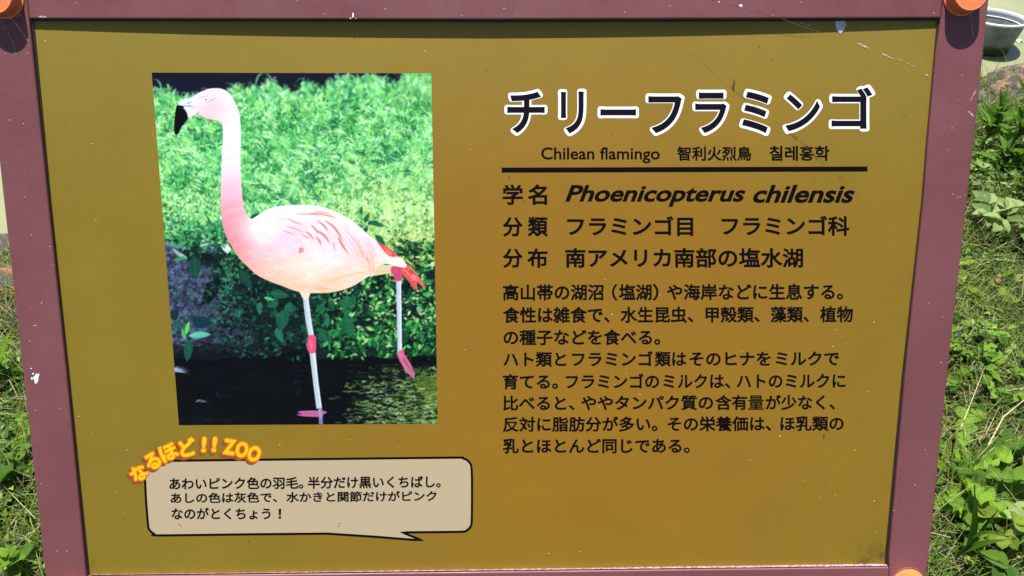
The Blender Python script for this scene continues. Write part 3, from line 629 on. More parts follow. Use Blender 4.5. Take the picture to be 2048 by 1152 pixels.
def leafy(name, stops, rough=.5, trans=.35, attr='tint', rnd=.12, spec=.35):
    m = bpy.data.materials.new(name); m.use_nodes = True; t = m.node_tree; b = t.nodes['Principled BSDF']; b.inputs['Roughness'].default_value = rough; b.inputs['Specular IOR Level'].default_value = spec
    if attr == 'tint': s = nd(t, 'ShaderNodeAttribute', attribute_name='tint').outputs['Fac']
    else: s = nd(t, 'ShaderNodeObjectInfo').outputs['Random']
    c = ramp(t, s, stops); n = noise_tex(t, 60, 3, .6)
    c = mixc(t, 1., c, ramp(t, n, [(.3, (.72, .74, .7)), (.7, (1.12, 1.1, 1.05))]), 'MULTIPLY')
    bump(t, b, noise_tex(t, 130, 3, .6), .55, .004) if attr != 'tint' else None
    t.links.new(c, b.inputs['Base Color']); tr = nd(t, 'ShaderNodeBsdfTranslucent'); c2 = mixc(t, 1., c, (1.35, 1.5, .55), 'MULTIPLY'); t.links.new(c2, tr.inputs[0])
    mx = nd(t, 'ShaderNodeMixShader'); mx.inputs[0].default_value = trans; t.links.new(b.outputs[0], mx.inputs[1]); t.links.new(tr.outputs[0], mx.inputs[2])
    t.links.new(mx.outputs[0], t.nodes['Material Output'].inputs[0]); return m
M_grass = leafy('grass_blade', [(0, (.03, .07, .008)), (.35, (.085, .16, .02)), (.7, (.20, .28, .045)), (1, (.34, .36, .11))], .45)
M_straw = leafy('dry_grass', [(0, (.07, .06, .02)), (.5, (.20, .18, .07)), (1, (.42, .37, .2))], .7, .15)
def scatter(n, margin=.0):
    P = []
    # the two strips the sign leaves open get most; the lawn goes on thinly around them
    x = rs.uniform(-2.4, 3.0, n * 4); y = rs.uniform(-.8, 2.1, n * 4)
    k = y < bank_y(x) - .13 + margin; x, y = x[k], y[k]
    cx = (x - 0.0); side = np.where((x > .045 + .50 * (y + .95)) | (x < -.50 * (y + .95)), 1., .22)
    far = np.where((x > 2.25) | (x < -1.75) | (y < -.2), .25, 1.)
    k = rs.rand(len(x)) < side * far; x, y = x[k][:n], y[k][:n]
    return np.stack([x, y, ground_z(x, y)], -1)
def nz(P, s, o=0.): return np.array([noise.noise(Vector((p[0] * s + o, p[1] * s, o))) for p in P])
B = scatter(52000); nn = nz(B, 3.2); pz = nz(B, 1.1, 7.)
dry = (pz > .02)
L = rs.uniform(.025, .085, len(B)) * (1 + .5 * nn); 
grass = tag(blades('grass', B, L, rs.uniform(.0012, .003, len(B)), np.abs(rs.normal(0, .55, len(B))), rs.uniform(0, 6.283, len(B)), rs.uniform(.1, 1.4, len(B)), np.clip(rs.normal(.42, .22, len(B)) + .5 * nn + .25 * dry, 0, 1), M_grass), kind='stuff')
B = scatter(15000); nn = nz(B, 2.2, 3.); B = B[(nn > -.3) | (rs.rand(len(B)) < .35)]
B[:, 2] += rs.uniform(.002, .045, len(B))
straw = tag(blades('dry_grass', B, rs.uniform(.03, .11, len(B)), rs.uniform(.0007, .0016, len(B)), rs.uniform(.9, 1.75, len(B)), rs.uniform(0, 6.283, len(B)), rs.uniform(-.35, .4, len(B)), rs.rand(len(B)), M_straw), kind='stuff')

B = scatter(20000); nn = nz(B, 4.1, 9.); B = B[nn > -.15]
tall = tag(blades('tall_grass', B, rs.uniform(.05, .12, len(B)), rs.uniform(.0009, .0021, len(B)), np.abs(rs.normal(.15, .5, len(B))), rs.uniform(0, 6.283, len(B)), rs.uniform(.3, 1.7, len(B)), np.clip(rs.normal(.5, .25, len(B)), 0, 1), M_grass), kind='stuff')

# ---------------------------------------------------------------- leaves
def leaf_profile(kind, t):
    if kind == 'lance': return math.sin(math.pi * min(1, max(0, t)) ** .72) ** 1.15
    if kind == 'ovate': return math.sin(math.pi * t ** .68) ** .8 * (1 + .10 * (1 - 2 * ((t * 9) % 1)))
    if kind == 'round': return max(0, math.sin(math.pi * t ** 1.35)) ** .6
    if kind == 'lobed': return (.14 + .86 * t ** .8) * (1 - max(0, (t - .86) / .14) ** 2) ** .5 * (.36 + .64 * abs(math.sin(math.pi * (t * 5.3 + .15))) ** .7 if t < .8 else 1) 
    if kind == 'broad': return math.sin(math.pi * (.04 + .96 * t) ** .8) ** .55 * (1 + .05 * math.sin(t * 44))
def leaf_mesh(kind, n, fold, droop, crinkle, seed):
    r = random.Random(seed); V = []; F = []; K = (-1, -.5, 0, .5, 1); o = Vector((r.uniform(0, 90), seed, 3)); ang = 0.; x = z = 0.
    for i in range(n + 1):
        t = i / n; wd = max(.002, leaf_profile(kind, t)) * .5
        if i: ang = -droop * t; x += math.cos(ang) / n; z += math.sin(ang) / n
        for k in K:
            y = k * wd; zz = z + abs(y) * fold + crinkle * noise.noise(Vector((t * 7, k * 2.2, 0)) + o) * .3 + (.012 * math.sin(t * 46 + abs(k) * 6) * (k != 0) if crinkle > .25 else 0)
            V.append((x - (abs(k) * .06 if kind != 'lobed' else -abs(k) * .05), y, zz))
    q = len(K)
    for i in range(n):
        for k in range(q - 1): F.append((i * q + k, i * q + k + 1, (i + 1) * q + k + 1, (i + 1) * q + k))
    me = bpy.data.meshes.new('leaf'); me.from_pydata(V, [], F); me.polygons.foreach_set('use_smooth', [True] * len(F)); return me
LIB = {}
def get_leaf(kind, m, v):
    k = (kind, m.name, v)
    if k not in LIB:
        n = {'lance': 8, 'ovate': 12, 'round': 6, 'lobed': 26, 'broad': 14}[kind]
        me = leaf_mesh(kind, n, (.35, .2, .45)[v % 3], (.5, .9, .25)[v % 3], {'lance': .12, 'ovate': .2, 'round': .1, 'lobed': .55, 'broad': .85}[kind], v + 3); me.materials.append(m); LIB[k] = me
    return LIB[k]
def leaf(parent, kind, m, base, az, el, L, W, roll=0., rnd=None):
    o = bpy.data.objects.new('leaf', get_leaf(kind, m, rnd.randrange(3))); COL.objects.link(o); o.parent = parent
    R_ = Matrix.Rotation(az, 4, 'Z') @ Matrix.Rotation(-el, 4, 'Y') @ Matrix.Rotation(roll, 4, 'X')
    o.matrix_local = Matrix.Translation(base) @ R_ @ Matrix.Diagonal((L, W, (L + W) * .5, 1)); return o
def stem(parent, pts, r, m, name='stem'):
    V = []; F = []
    for i, p in enumerate(pts):
        for k in range(5):
            a = k * 1.2566; V.append((p[0] + r * math.cos(a) * (1 - .5 * i / len(pts)), p[1] + r * math.sin(a) * (1 - .5 * i / len(pts)), p[2]))
    for i in range(len(pts) - 1):
        for k in range(5): F.append((i * 5 + k, i * 5 + (k + 1) % 5, (i + 1) * 5 + (k + 1) % 5, (i + 1) * 5 + k))
    return mesh(name, V, F, m, parent, smooth=True)
ml = lambda n, a, b, **k: leafy(n, [(0, a), (1, b)], attr='rnd', **k)
M_bright = ml('bright_leaf', (.055, .15, .008), (.24, .42, .035), rough=.42)
M_mid = ml('mid_leaf', (.025, .085, .008), (.15, .29, .028), rough=.45)
M_pale = ml('pale_leaf', (.11, .20, .045), (.32, .42, .16), rough=.5, trans=.25)
M_dark = ml('dark_leaf', (.02, .075, .012), (.05, .13, .022), rough=.4)
M_yel = ml('yellow_green_leaf', (.12, .20, .015), (.30, .38, .05), rough=.45)
M_stem = mat('green_stem', (.09, .13, .03), .5); M_rstem = mat('brown_stem', (.12, .07, .035), .6)
def root_at(name, x, y, label, cat='plant', lift=0., group=None):
    p = gpt(x, y); return tag(empty(name, (p[0], p[1], p[2])), label, cat, group)
def upright(x, y, h, n, L, W, kind, m, label, seed, lean=(0, 0), name='leafy_plant', el=(.2, .9), bare=.15, sm=None, group=None):
    r = random.Random(seed); t = root_at(name, x, y, label, group=group); pts = [(lean[0] * h * q * q, lean[1] * h * q * q, h * q) for q in np.linspace(0, 1, 7)]
    stem(t, pts, .0022, sm or M_stem); az = r.uniform(0, 6)
    for i in range(n):
        q = bare + (1 - bare) * i / max(1, n - 1); az += 2.4 + r.uniform(-.3, .3); s = (.65 + .5 * math.sin(math.pi * min(1, q + .1))) * r.uniform(.8, 1.15)
        leaf(t, kind, m, (lean[0] * h * q * q, lean[1] * h * q * q, h * q), az, r.uniform(*el) + .45 * q, L * s, W * s, r.uniform(-.5, .5), r)
    return t
def rosette(x, y, n, L, W, kind, m, label, seed, el=(.15, .8), name='rosette_plant', azr=(0, 6.283)):
    r = random.Random(seed); t = root_at(name, x, y, label)
    for i in range(n):
        az = azr[0] + (azr[1] - azr[0]) * (i + r.uniform(-.3, .3)) / n; s = r.uniform(.7, 1.12); e = r.uniform(*el)
        leaf(t, kind, m, (.006 * math.cos(az), .006 * math.sin(az), .004 + .01 * r.random()), az, e, L * s, W * s, r.uniform(-.4, .4), r)
    return t
def trifoliate(x, y, n, L, m, label, seed, h=(.03, .07), name='strawberry_plant', spread=.05, kind='ovate', wr=.62, k3=3):
    r = random.Random(seed); t = root_at(name, x, y, label)
    for i in range(n):
        az = 6.283 * i / n + r.uniform(-.4, .4); d = spread * r.uniform(.5, 1.15); hh = r.uniform(*h); top = (d * math.cos(az), d * math.sin(az), hh)
        stem(t, [(0, 0, 0), (top[0] * .4, top[1] * .4, hh * .7), top], .0011, M_rstem)
        for k in range(k3):
            s = r.uniform(.85, 1.15) * (1.1 if k == 1 else 1)
            leaf(t, kind, m, top, az + (k - (k3 - 1) / 2) * (1.15 if k3 == 3 else 1.2), r.uniform(-.1, .35), L * s, L * wr * s, r.uniform(-.35, .35), r)
    return t
# right of the sign, from the pond towards the camera
upright(2006, 322, .21, 22, .105, .022, 'lance', M_bright, 'tallest bright green shoot with long pointed leaves in front of the tan stone', 1, (.1, .1), 'tall_weed')
upright(2040, 350, .20, 20, .10, .024, 'lance', M_bright, 'leafy shoot right of the tallest one, leaves overlapping it', 2, (-.1, .0), 'tall_weed')
upright(1966, 292, .14, 18, .085, .018, 'lance', M_mid, 'short green shoot with narrow leaves against the right rail', 3, (.0, .1), 'tall_weed')
upright(2034, 250, .17, 9, .13, .013, 'lance', M_yel, 'yellow green shoot with strap leaves leaning over the tan stone', 4, (.2, .1), 'tall_weed', (.6, 1.2))
upright(1990, 352, .09, 15, .075, .026, 'lance', M_mid, 'low weed with a whorl of pointed leaves under the tall shoots', 5, name='low_weed', el=(.1, .6))
upright(2040, 395, .10, 10, .06, .028, 'ovate', M_mid, 'mid green nettle like weed between the tall shoots and the dry grass', 6, name='low_weed')
trifoliate(1948, 372, 5, .032, M_pale, 'pale green clover like plant close against the right rail', 7, (.03, .06), 'clover_plant', .03, 'round', .9)
trifoliate(1984, 468, 6, .048, M_pale, 'pale strawberry plant with toothed leaves above the dry grass patch', 8, (.045, .085), spread=.055)
trifoliate(2030, 470, 5, .042, M_pale, 'smaller pale strawberry plant to the right of the larger one', 18, (.045, .075), spread=.05)
trifoliate(1950, 585, 9, .022, M_yel, 'yellow green creeping herb amid dry stalks', 9, (.015, .045), 'creeping_herb', .055, 'lobed', .9)
trifoliate(2020, 590, 6, .024, M_yel, 'small yellow green herb near the fallen brown seed', 10, (.015, .04), 'creeping_herb', .05, 'lobed', .9)
trifoliate(1928, 712, 16, .019, M_bright, 'bright bushy ground plant with many small leaves by the right rail', 11, (.03, .075), 'bushy_herb', .06, 'ovate', .7)
trifoliate(1972, 745, 15, .019, M_mid, 'darker bushy herb beside the bright bushy one', 12, (.02, .065), 'bushy_herb', .065, 'ovate', .7)
trifoliate(1935, 800, 8, .022, M_mid, 'low herb with small leaves between the bushy herb and the dandelion', 13, (.02, .05), 'bushy_herb', .05, 'ovate', .7)
trifoliate(1990, 790, 9, .020, M_bright, 'loose sprig of light green leaves above the dandelion', 14, (.03, .06), 'bushy_herb', .05, 'ovate', .7)
rosette(1905, 955, 11, .15, .055, 'lobed', M_bright, 'dandelion with deeply toothed leaves growing against the right rail', 15, name='dandelion', el=(.25, .8))
rosette(1960, 1020, 8, .13, .07, 'broad', M_bright, 'dock plant with wide crinkled shiny leaves beside the dandelion', 16, name='dock_plant', el=(.3, .8))
trifoliate(1955, 1092, 6, .024, M_yel, 'yellow green clover with rounded leaves below the dock plant', 17, (.05, .085), 'clover_plant', .028, 'round', .85)
trifoliate(2005, 1135, 5, .046, M_mid, 'strawberry plant with dark toothed leaves in the shade at the lower right', 19, (.03, .06), spread=.05)
trifoliate(2045, 1085, 4, .044, M_pale, 'light green strawberry plant right of the shaded hollow', 20, (.04, .07), spread=.045)
upright(1900, 1130, .13, 5, .11, .010, 'lance', M_mid, 'tuft of upright wide grass blades beside the lower right rail', 21, name='grass_tuft', el=(.9, 1.3), bare=.0)
upright(2030, 930, .10, 7, .07, .018, 'lance', M_pale, 'pale grey green weed at the far right of the dock plant', 22, name='low_weed')
rosette(2040, 830, 6, .07, .018, 'lance', M_mid, 'small star shaped weed above the pale grey green one', 32, name='low_weed')
# left of the sign
upright(24, 760, .07, 8, .10, .020, 'lance', M_bright, 'weed with wide pointed blades just below the dark stone', 23, name='low_weed', el=(.1, .6), bare=.0)
rosette(32, 905, 11, .10, .040, 'lobed', M_bright, 'dandelion with toothed leaves growing against the left rail', 24, name='dandelion', el=(.1, .7))
rosette(2, 960, 7, .08, .04, 'broad', M_mid, 'small wide leaved plant left of the dandelion', 25, name='dock_plant')
upright(50, 1148, .07, 10, .045, .026, 'ovate', M_bright, 'young plant with bright oval leaves beside the lower left rail', 26, name='leafy_plant', el=(.1, .6))
rosette(14, 1010, 6, .06, .02, 'lance', M_dark, 'dark leaved weed between the dandelion and the young plant', 27, name='low_weed')
# fallen things
def twig(pts, label, r=.0016, m=None):
    P_ = [gpt(*q[:2]) + np.array([0, 0, q[2]]) for q in pts]; o = P_[0]; t = stem(None, [tuple(p - o) for p in P_], r, m or M_twig, 'dry_stalk'); t.location = o; return tag(t, label, 'stalk', 'dry stalks lying in the grass')
M_twig = mat('pale_dry_stalk', (.42, .36, .22), .7)
twig([(1960, 915, .03), (1985, 862, .05), (2046, 815, .06)], 'thick pale stalk slanting up from the dock plant')
twig([(1975, 1110, .03), (2010, 1060, .04), (2048, 1030, .05)], 'pale stalk crossing above the shaded strawberry plant', .0014)
twig([(0, 925, .03), (28, 950, .035), (46, 992, .02)], 'bent brown stalk below the left dandelion', .0018)
twig([(1905, 880, .04), (1935, 800, .05), (1950, 762, .05)], 'thin pale stalk standing behind the dandelion leaves', .0009)
twig([(1935, 378, .03), (1990, 388, .04), (2020, 396, .03)], 'fine straw coloured stalk across the short grass', .001)
twig([(0, 618, .07), (14, 636, .07), (30, 655, .06)], 'thin green stalk arching over the dark stone', .0012, M_stem)
V = []; bm = bmesh.new(); bmesh.ops.create_icosphere(bm, subdivisions=3, radius=.008)
for v in bm.verts: v.co *= 1 + .25 * noise.noise(v.co * 200); v.co.z *= .8
me = bpy.data.meshes.new('seed'); bm.to_mesh(me); bm.free(); o = new_obj('seed_husk', me, mat('brown_husk', (.16, .085, .05), .7)); p = gpt(1985, 580); o.location = (p[0], p[1], p[2] + .03); tag(o, 'round brown husk lying in the dry grass patch', 'seed husk')
# carpets of small leaves that nobody could count
def carpet(name, n, m, cells, size, seed):
    r = np.random.RandomState(seed); V = []; Q = []; T = []
    for (px, py, sx, sy, cnt, hh) in cells:
        for _ in range(cnt):
            g = gpt(px + r.normal(0, sx), py + r.normal(0, sy)); g[2] += r.uniform(.004, hh); az = r.uniform(0, 6.28); el = r.uniform(-.2, .9); L_ = size * r.uniform(.6, 1.3); W_ = L_ * r.uniform(.45, .7)
            d = np.array([math.cos(az) * math.cos(el), math.sin(az) * math.cos(el), math.sin(el)]); s = np.array([-math.sin(az), math.cos(az), r.uniform(-.4, .4)]); up = np.cross(d, s)
            b = len(V); V += [g, g + d * L_ * .5 - s * W_ * .5 + up * W_ * .2, g + d * L_ * .5, g + d * L_ * .5 + s * W_ * .5 + up * W_ * .2, g + d * L_ - up * L_ * .15]
            Q += [(b, b + 1, b + 2), (b, b + 2, b + 3), (b + 1, b + 4, b + 2), (b + 2, b + 4, b + 3)]; T += [r.rand()] * 5
    o = fast_mesh(name, np.array(V), np.array(Q), m); a = o.data.attributes.new('tint', 'FLOAT', 'POINT'); a.data.foreach_set('value', np.array(T, np.float32)); return tag(o, kind='stuff')
M_car = leafy('small_leaf', [(0, (.02, .06, .006)), (.5, (.075, .17, .014)), (1, (.22, .33, .05))], .45)
carpet('ground_cover', 0, M_car, [(1995, 345, 30, 30, 420, .07), (2010, 250, 30, 18, 160, .05), (1945, 350, 12, 20, 100, .05), (1960, 540, 30, 18, 90, .03), (1945, 700, 26, 26, 420, .05), (2000, 740, 30, 20, 180, .04), (1930, 850, 20, 40, 60, .03), (2000, 1000, 30, 50, 50, .03), (1990, 1120, 35, 20, 70, .03),
                          (20, 740, 20, 30, 60, .03), (20, 880, 22, 50, 120, .04), (30, 1010, 26, 30, 40, .03), (40, 1125, 26, 20, 70, .03)], .017, 4)
# ---------------------------------------------------------------- the sign
ROOT = np.array([0., -.02, 0.])
sign = tag(empty('information_sign', tuple(ROOT)), 'purple framed zoo information board about the Chilean flamingo, mustard panel with photo and Japanese text', 'sign')
def on_sign(name, V, F, m, parent=None, **k):
    """vertices in the sign's axes"""
    return mesh(name, to_w(np.asarray(V, float)), F, m, parent or sign, ROOT, **k)
def frame_paint(t, b):
    n = noise_tex(t, 900, 2, .6); g = noise_tex(t, 7, 5, .6); s = noise_tex(t, 160, 3, .7)
    c = mixc(t, ramp(t, g, [(.35, (0, 0, 0)), (.7, (1, 1, 1))]), tuple(lin((120, 70, 73)) / LS), tuple(lin((128, 77, 81)) / LS))
    c = mixc(t, ramp(t, s, [(.70, (0, 0, 0)), (.76, (.5, .5, .5))]), c, (.30, .20, .21))
    c = mixc(t, 1., c, ramp(t, n, [(.3, (.88, .88, .88)), (.7, (1.1, 1.1, 1.1))]), 'MULTIPLY')
    t.links.new(c, b.inputs['Base Color']); bump(t, b, n, .25, .0004)
    t.links.new(ramp(t, noise_tex(t, 14, 6, .7), [(.3, (.36, .36, .36)), (.7, (.66, .66, .66))]), b.inputs['Roughness'])
M_frame = mat('purple_brown_paint', rough=.5, spec=.45, build=frame_paint)
def bar(name, front, depth, label=None, bev=.0016):
    P = [on_face(*q) for q in front]; V = [(p[0], p[1], 0) for p in P] + [(p[0], p[1], -depth) for p in P]; n = len(P)
    F = [tuple(range(n)), tuple(range(2 * n - 1, n - 1, -1))] + [(i + n, (i + 1) % n + n, (i + 1) % n, i) for i in range(n)]
    o = on_sign(name, V, F, M_frame); bm = bmesh.new(); bm.from_mesh(o.data); bmesh.ops.recalc_face_normals(bm, faces=bm.faces)
    bmesh.ops.bevel(bm, geom=[e for e in bm.edges], offset=bev, segments=3, profile=.5, affect='EDGES'); bm.to_mesh(o.data); bm.free()
    o.data.polygons.foreach_set('use_smooth', [False] * len(o.data.polygons))
    if label: o['label'] = label
    return o
# counter-clockwise fronts, read off along each bar's edges
bar('frame_rail', [(-44, -55), (86, 1165 - 55), (100, 1232), (183.5, 1250), (171.2, 1140), (133, 752), (95.5, 400), (58, 38), (49, -55)], .030)
bar('frame_rail', [(1889.5, -55), (1883, 33), (1872, 110), (1855, 300), (1847.6, 400), (1810.5, 752), (1781, 1090), (1779, 1112), (1777, 1245), (1843, 1232), (1860, 1090), (1895, 752), (1946, 300), (1984, -55)], .030)
bar('frame_rail', [(49.8, -50), (58.4, 37.6), (1000, 39), (1882, 36), (1888.6, -50)], .030)
bar('frame_rail', [(172.0, 1153.5), (183, 1243), (1776, 1226), (1778.4, 1134.5)], .030)
# rounded weld at the bottom right corner of the opening
def ribbon_px(pts, wd, lift=None, z=0.):
    P = np.array(pts, float); d = np.gradient(P, axis=0); d /= np.linalg.norm(d, axis=1)[:, None] + 1e-9; nrm = np.stack([-d[:, 1], d[:, 0]], 1)
    wd = np.broadcast_to(wd, (len(P),))[:, None]; A = P + nrm * wd / 2; B_ = P - nrm * wd / 2
    a = on_face(A[:, 0], A[:, 1], lift); b = on_face(B_[:, 0], B_[:, 1], lift)
    if z: a[:, 2] += z; b[:, 2] += z
    n = len(P); return np.concatenate([a, b]), [(i, i + 1, n + i + 1, n + i) for i in range(n - 1)]
# panel, sitting a few millimetres behind the frame front and bowed in the middle
def panel_print(t, b):
    tc = nd(t, 'ShaderNodeTexCoord'); s = nd(t, 'ShaderNodeSeparateXYZ'); t.links.new(tc.outputs['Generated'], s.inputs[0])
    g = noise_tex(t, 2.2, 3, .5); f = noise_tex(t, 1500, 2, .6); sp = noise_tex(t, 60, 5, .75)
    q = nd(t, 'ShaderNodeAttribute', attribute_name='ink').outputs['Fac']
    c = mixc(t, q, tuple(lin((135, 117, 36)) / LS), tuple(lin((149, 109, 28)) / LS))  # warmer centre: lens shading painted into the base colour of an even panel
    v = nd(t, 'ShaderNodeAttribute', attribute_name='top_haze').outputs['Fac']
    c = mixc(t, v, c, tuple(lin((150, 131, 55)) / LS))  # lighter towards the top: reflected sky haze painted into the base colour
    c = mixc(t, 1., c, ramp(t, noise_tex(t, 9, 6, .68), [(.3, (.93, .94, .96)), (.7, (1.05, 1.04, 1.0))]), 'MULTIPLY')
    c = mixc(t, 1., c, ramp(t, f, [(.3, (.90, .90, .90)), (.7, (1.09, 1.09, 1.09))]), 'MULTIPLY')
    dirt = nd(t, 'ShaderNodeAttribute', attribute_name='dirt').outputs['Fac']; mm = nd(t, 'ShaderNodeMath', operation='MULTIPLY'); t.links.new(ramp(t, sp, [(.45, (0, 0, 0)), (.7, (1, 1, 1))]), mm.inputs[0]); t.links.new(dirt, mm.inputs[1])
    c = mixc(t, mm.outputs[0], c, (.035, .030, .015))
    t.links.new(c, b.inputs['Base Color']); bump(t, b, f, .12, .0003)
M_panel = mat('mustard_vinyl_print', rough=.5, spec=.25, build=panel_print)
iu = np.linspace(0, 1, 61); iv = np.linspace(0, 1, 45)
tl, tr, br, bl = (57, 36), (1884, 34), (1782, 1140), (171, 1157)
def quad_px(c, u, v):
    (a, b, c_, d) = [np.array(q, float) for q in c]; u = u[..., None]; v = v[..., None]
    return (a * (1 - u) + b * u) * (1 - v) + (d * (1 - u) + c_ * u) * v
U_, V_ = np.meshgrid(iu, iv); G = quad_px((tl, tr, br, bl), U_, V_)
P = on_face(G[..., 0], G[..., 1], 0.); gi = np.arange(P[..., 0].size).reshape(U_.shape)
FQ = np.stack([gi[1:, :-1], gi[1:, 1:], gi[:-1, 1:], gi[:-1, :-1]], -1).reshape(-1, 4)
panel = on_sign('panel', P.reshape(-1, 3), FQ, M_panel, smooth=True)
gx_, gy_ = G[..., 0].ravel(), G[..., 1].ravel()
for nm, val in (('ink', np.clip(1.15 * np.exp(-((gx_ - 1190) / 640) ** 2 - ((gy_ - 600) / 800) ** 2), 0, 1)),  # weight of the painted lens shading, strongest mid panel
                ('top_haze', np.clip((430 - gy_) / 520, 0, 1) * .9),  # weight of the painted sky haze
                ('dirt', .9 * np.clip(1 - np.hypot((gx_ - 1745) / 75, (gy_ - 1120) / 50), 0, 1) + .5 * np.clip(1 - np.hypot((gx_ - 185) / 30, (gy_ - 1135) / 25), 0, 1) + .25 * np.clip(1 - np.abs(gx_ - (1868 - .087 * gy_)) / 16, 0, 1))):
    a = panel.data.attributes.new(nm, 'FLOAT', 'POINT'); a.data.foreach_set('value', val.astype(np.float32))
M_back = mat('grey_backing_board', (.25, .24, .23), .8)
Pb = on_face(np.array([tl[0], tr[0], br[0], bl[0]], float), np.array([tl[1], tr[1], br[1], bl[1]], float)); V = [(*p[:2], -.0095) for p in Pb] + [(*p[:2], -.022) for p in Pb]
on_sign('backing_board', V, [(3, 2, 1, 0), (4, 5, 6, 7), (0, 1, 5, 4), (1, 2, 6, 5), (2, 3, 7, 6), (3, 0, 4, 7)], M_back)
# dark rubber strips in the joint
M_seal = mat('black_rubber_seal', (.012, .008, .007), .6)
def seal(outer, inner):
    A = np.array(outer, float); B_ = np.array(inner, float); h = .0012; a = on_face(A[:, 0], A[:, 1], h); b = on_face(B_[:, 0], B_[:, 1], h); c = on_face(B_[:, 0], B_[:, 1], .00015); n = len(A)
    V = np.concatenate([a, b, c]); F = [(i, i + 1, n + i + 1, n + i) for i in range(n - 1)] + [(n + i, n + i + 1, 2 * n + i + 1, 2 * n + i) for i in range(n - 1)]
    return on_sign('seal_strip', V, F, M_seal)
seal([(52, 30), (72, 200), (91, 400), (129, 752), (168, 1155)], [(66.5, 42), (82, 200), (101, 400), (138.3, 752), (178.6, 1149)])
seal([(1889, 30), (1876, 110), (1859, 300), (1852, 400), (1815, 752), (1785, 1090), (1782, 1138)], [(1874.5, 42), (1868, 110), (1851.5, 300), (1843.3, 400), (1804, 752), (1772.6, 1090), (1770, 1128)])
seal([(60, 38), (500, 38), (1000, 39), (1500, 38), (1881, 38)], [(62, 42.4), (500, 42.6), (1000, 44), (1500, 42.6), (1879, 41)])

# ---- colours of the print
def ink(name, rgb, rough=.5): return mat(name, tuple(np.clip(lin(rgb) / LS, .001, .85)), rough, .08)
M_black = ink('black_ink', (14, 8, 12)); M_title = ink('title_black_ink', (22, 20, 30)); M_white = mat('white_ink', (.86, .86, .86), .45, .3)
M_beige = ink('beige_ink', (190, 173, 142)); M_yellow = ink('yellow_ink', (255, 196, 28)); M_orange = ink('orange_ink', (228, 128, 30)); M_brown = ink('brown_shadow_ink', (150, 82, 44))
GL = {}
def glyphs(s, bev=0., res=4):
    k = (s, bev)
    if k in GL: return GL[k]
    c = bpy.data.curves.new('t', 'FONT'); c.body = s; c.size = 1; c.bevel_depth = bev; c.bevel_resolution = 0; c.resolution_u = res
    o = bpy.data.objects.new('t', c); COL.objects.link(o); bpy.context.view_layer.update()
    ev = o.evaluated_get(bpy.context.evaluated_depsgraph_get()); me = ev.to_mesh(); n = len(me.vertices)
    V = np.zeros(n * 3, np.float32); me.vertices.foreach_get('co', V); V = V.reshape(-1, 3).astype(float); F = [tuple(p.vertices) for p in me.polygons]
    ev.to_mesh_clear(); bpy.data.objects.remove(o); bpy.data.curves.remove(c)
    if bev:   # keep only what can be seen from the front
        F = [f for f in F if max(V[i, 2] for i in f) > -bev * .02]
        used = sorted({i for f in F for i in f}); mp = {a: b for b, a in enumerate(used)}; V = V[used]; F = [tuple(mp[i] for i in f) for f in F]; V[:, 2] /= bev
    GL[k] = (V, F); return GL[k]
LIFT = 4e-5
def printed(name, parts, m, layer, label=None):
    """parts: list of (px coordinates (n,2), height 0..1 (n), faces)"""
    V = []; F = []; n = 0
    for xy, h, f in parts:
        P = on_face(xy[:, 0], xy[:, 1], LIFT * layer); P[:, 2] += LIFT * .5 * h; V.append(P); F += [tuple(i + n for i in q) for q in f]; n += len(P)
    o = on_sign(name, np.concatenate(V), F, m, panel); bm = bmesh.new(); bm.from_mesh(o.data); 
    nv = Vector(EN.tolist())
    for f in bm.faces:
        if f.normal.dot(nv) < 0: f.normal_flip()
    bm.to_mesh(o.data); bm.free()
    if label: o['label'] = label
    return o
def fit(s, x0, x1, y0, y1, bev, whole=None, dy=0., xr=(0, 1), shear=0., res=4):
    """set the ink of s between x0 and x1; y0..y1 is the ink of the whole line; dy tilts the line"""
    V, F = glyphs(s, bev, res); W_ = glyphs(whole, bev, res)[0] if whole else V
    a0, a1 = W_[:, 1].min(), W_[:, 1].max(); X = V[:, 0] + shear * V[:, 1]
    x = x0 + (X - X.min()) / (X.max() - X.min()) * (x1 - x0); y = y1 + (V[:, 1] - a0) / (a1 - a0) * (y0 - y1)
    y = y + dy * (x - xr[0]) / (xr[1] - xr[0]); return np.stack([x, y], -1), V[:, 2], F
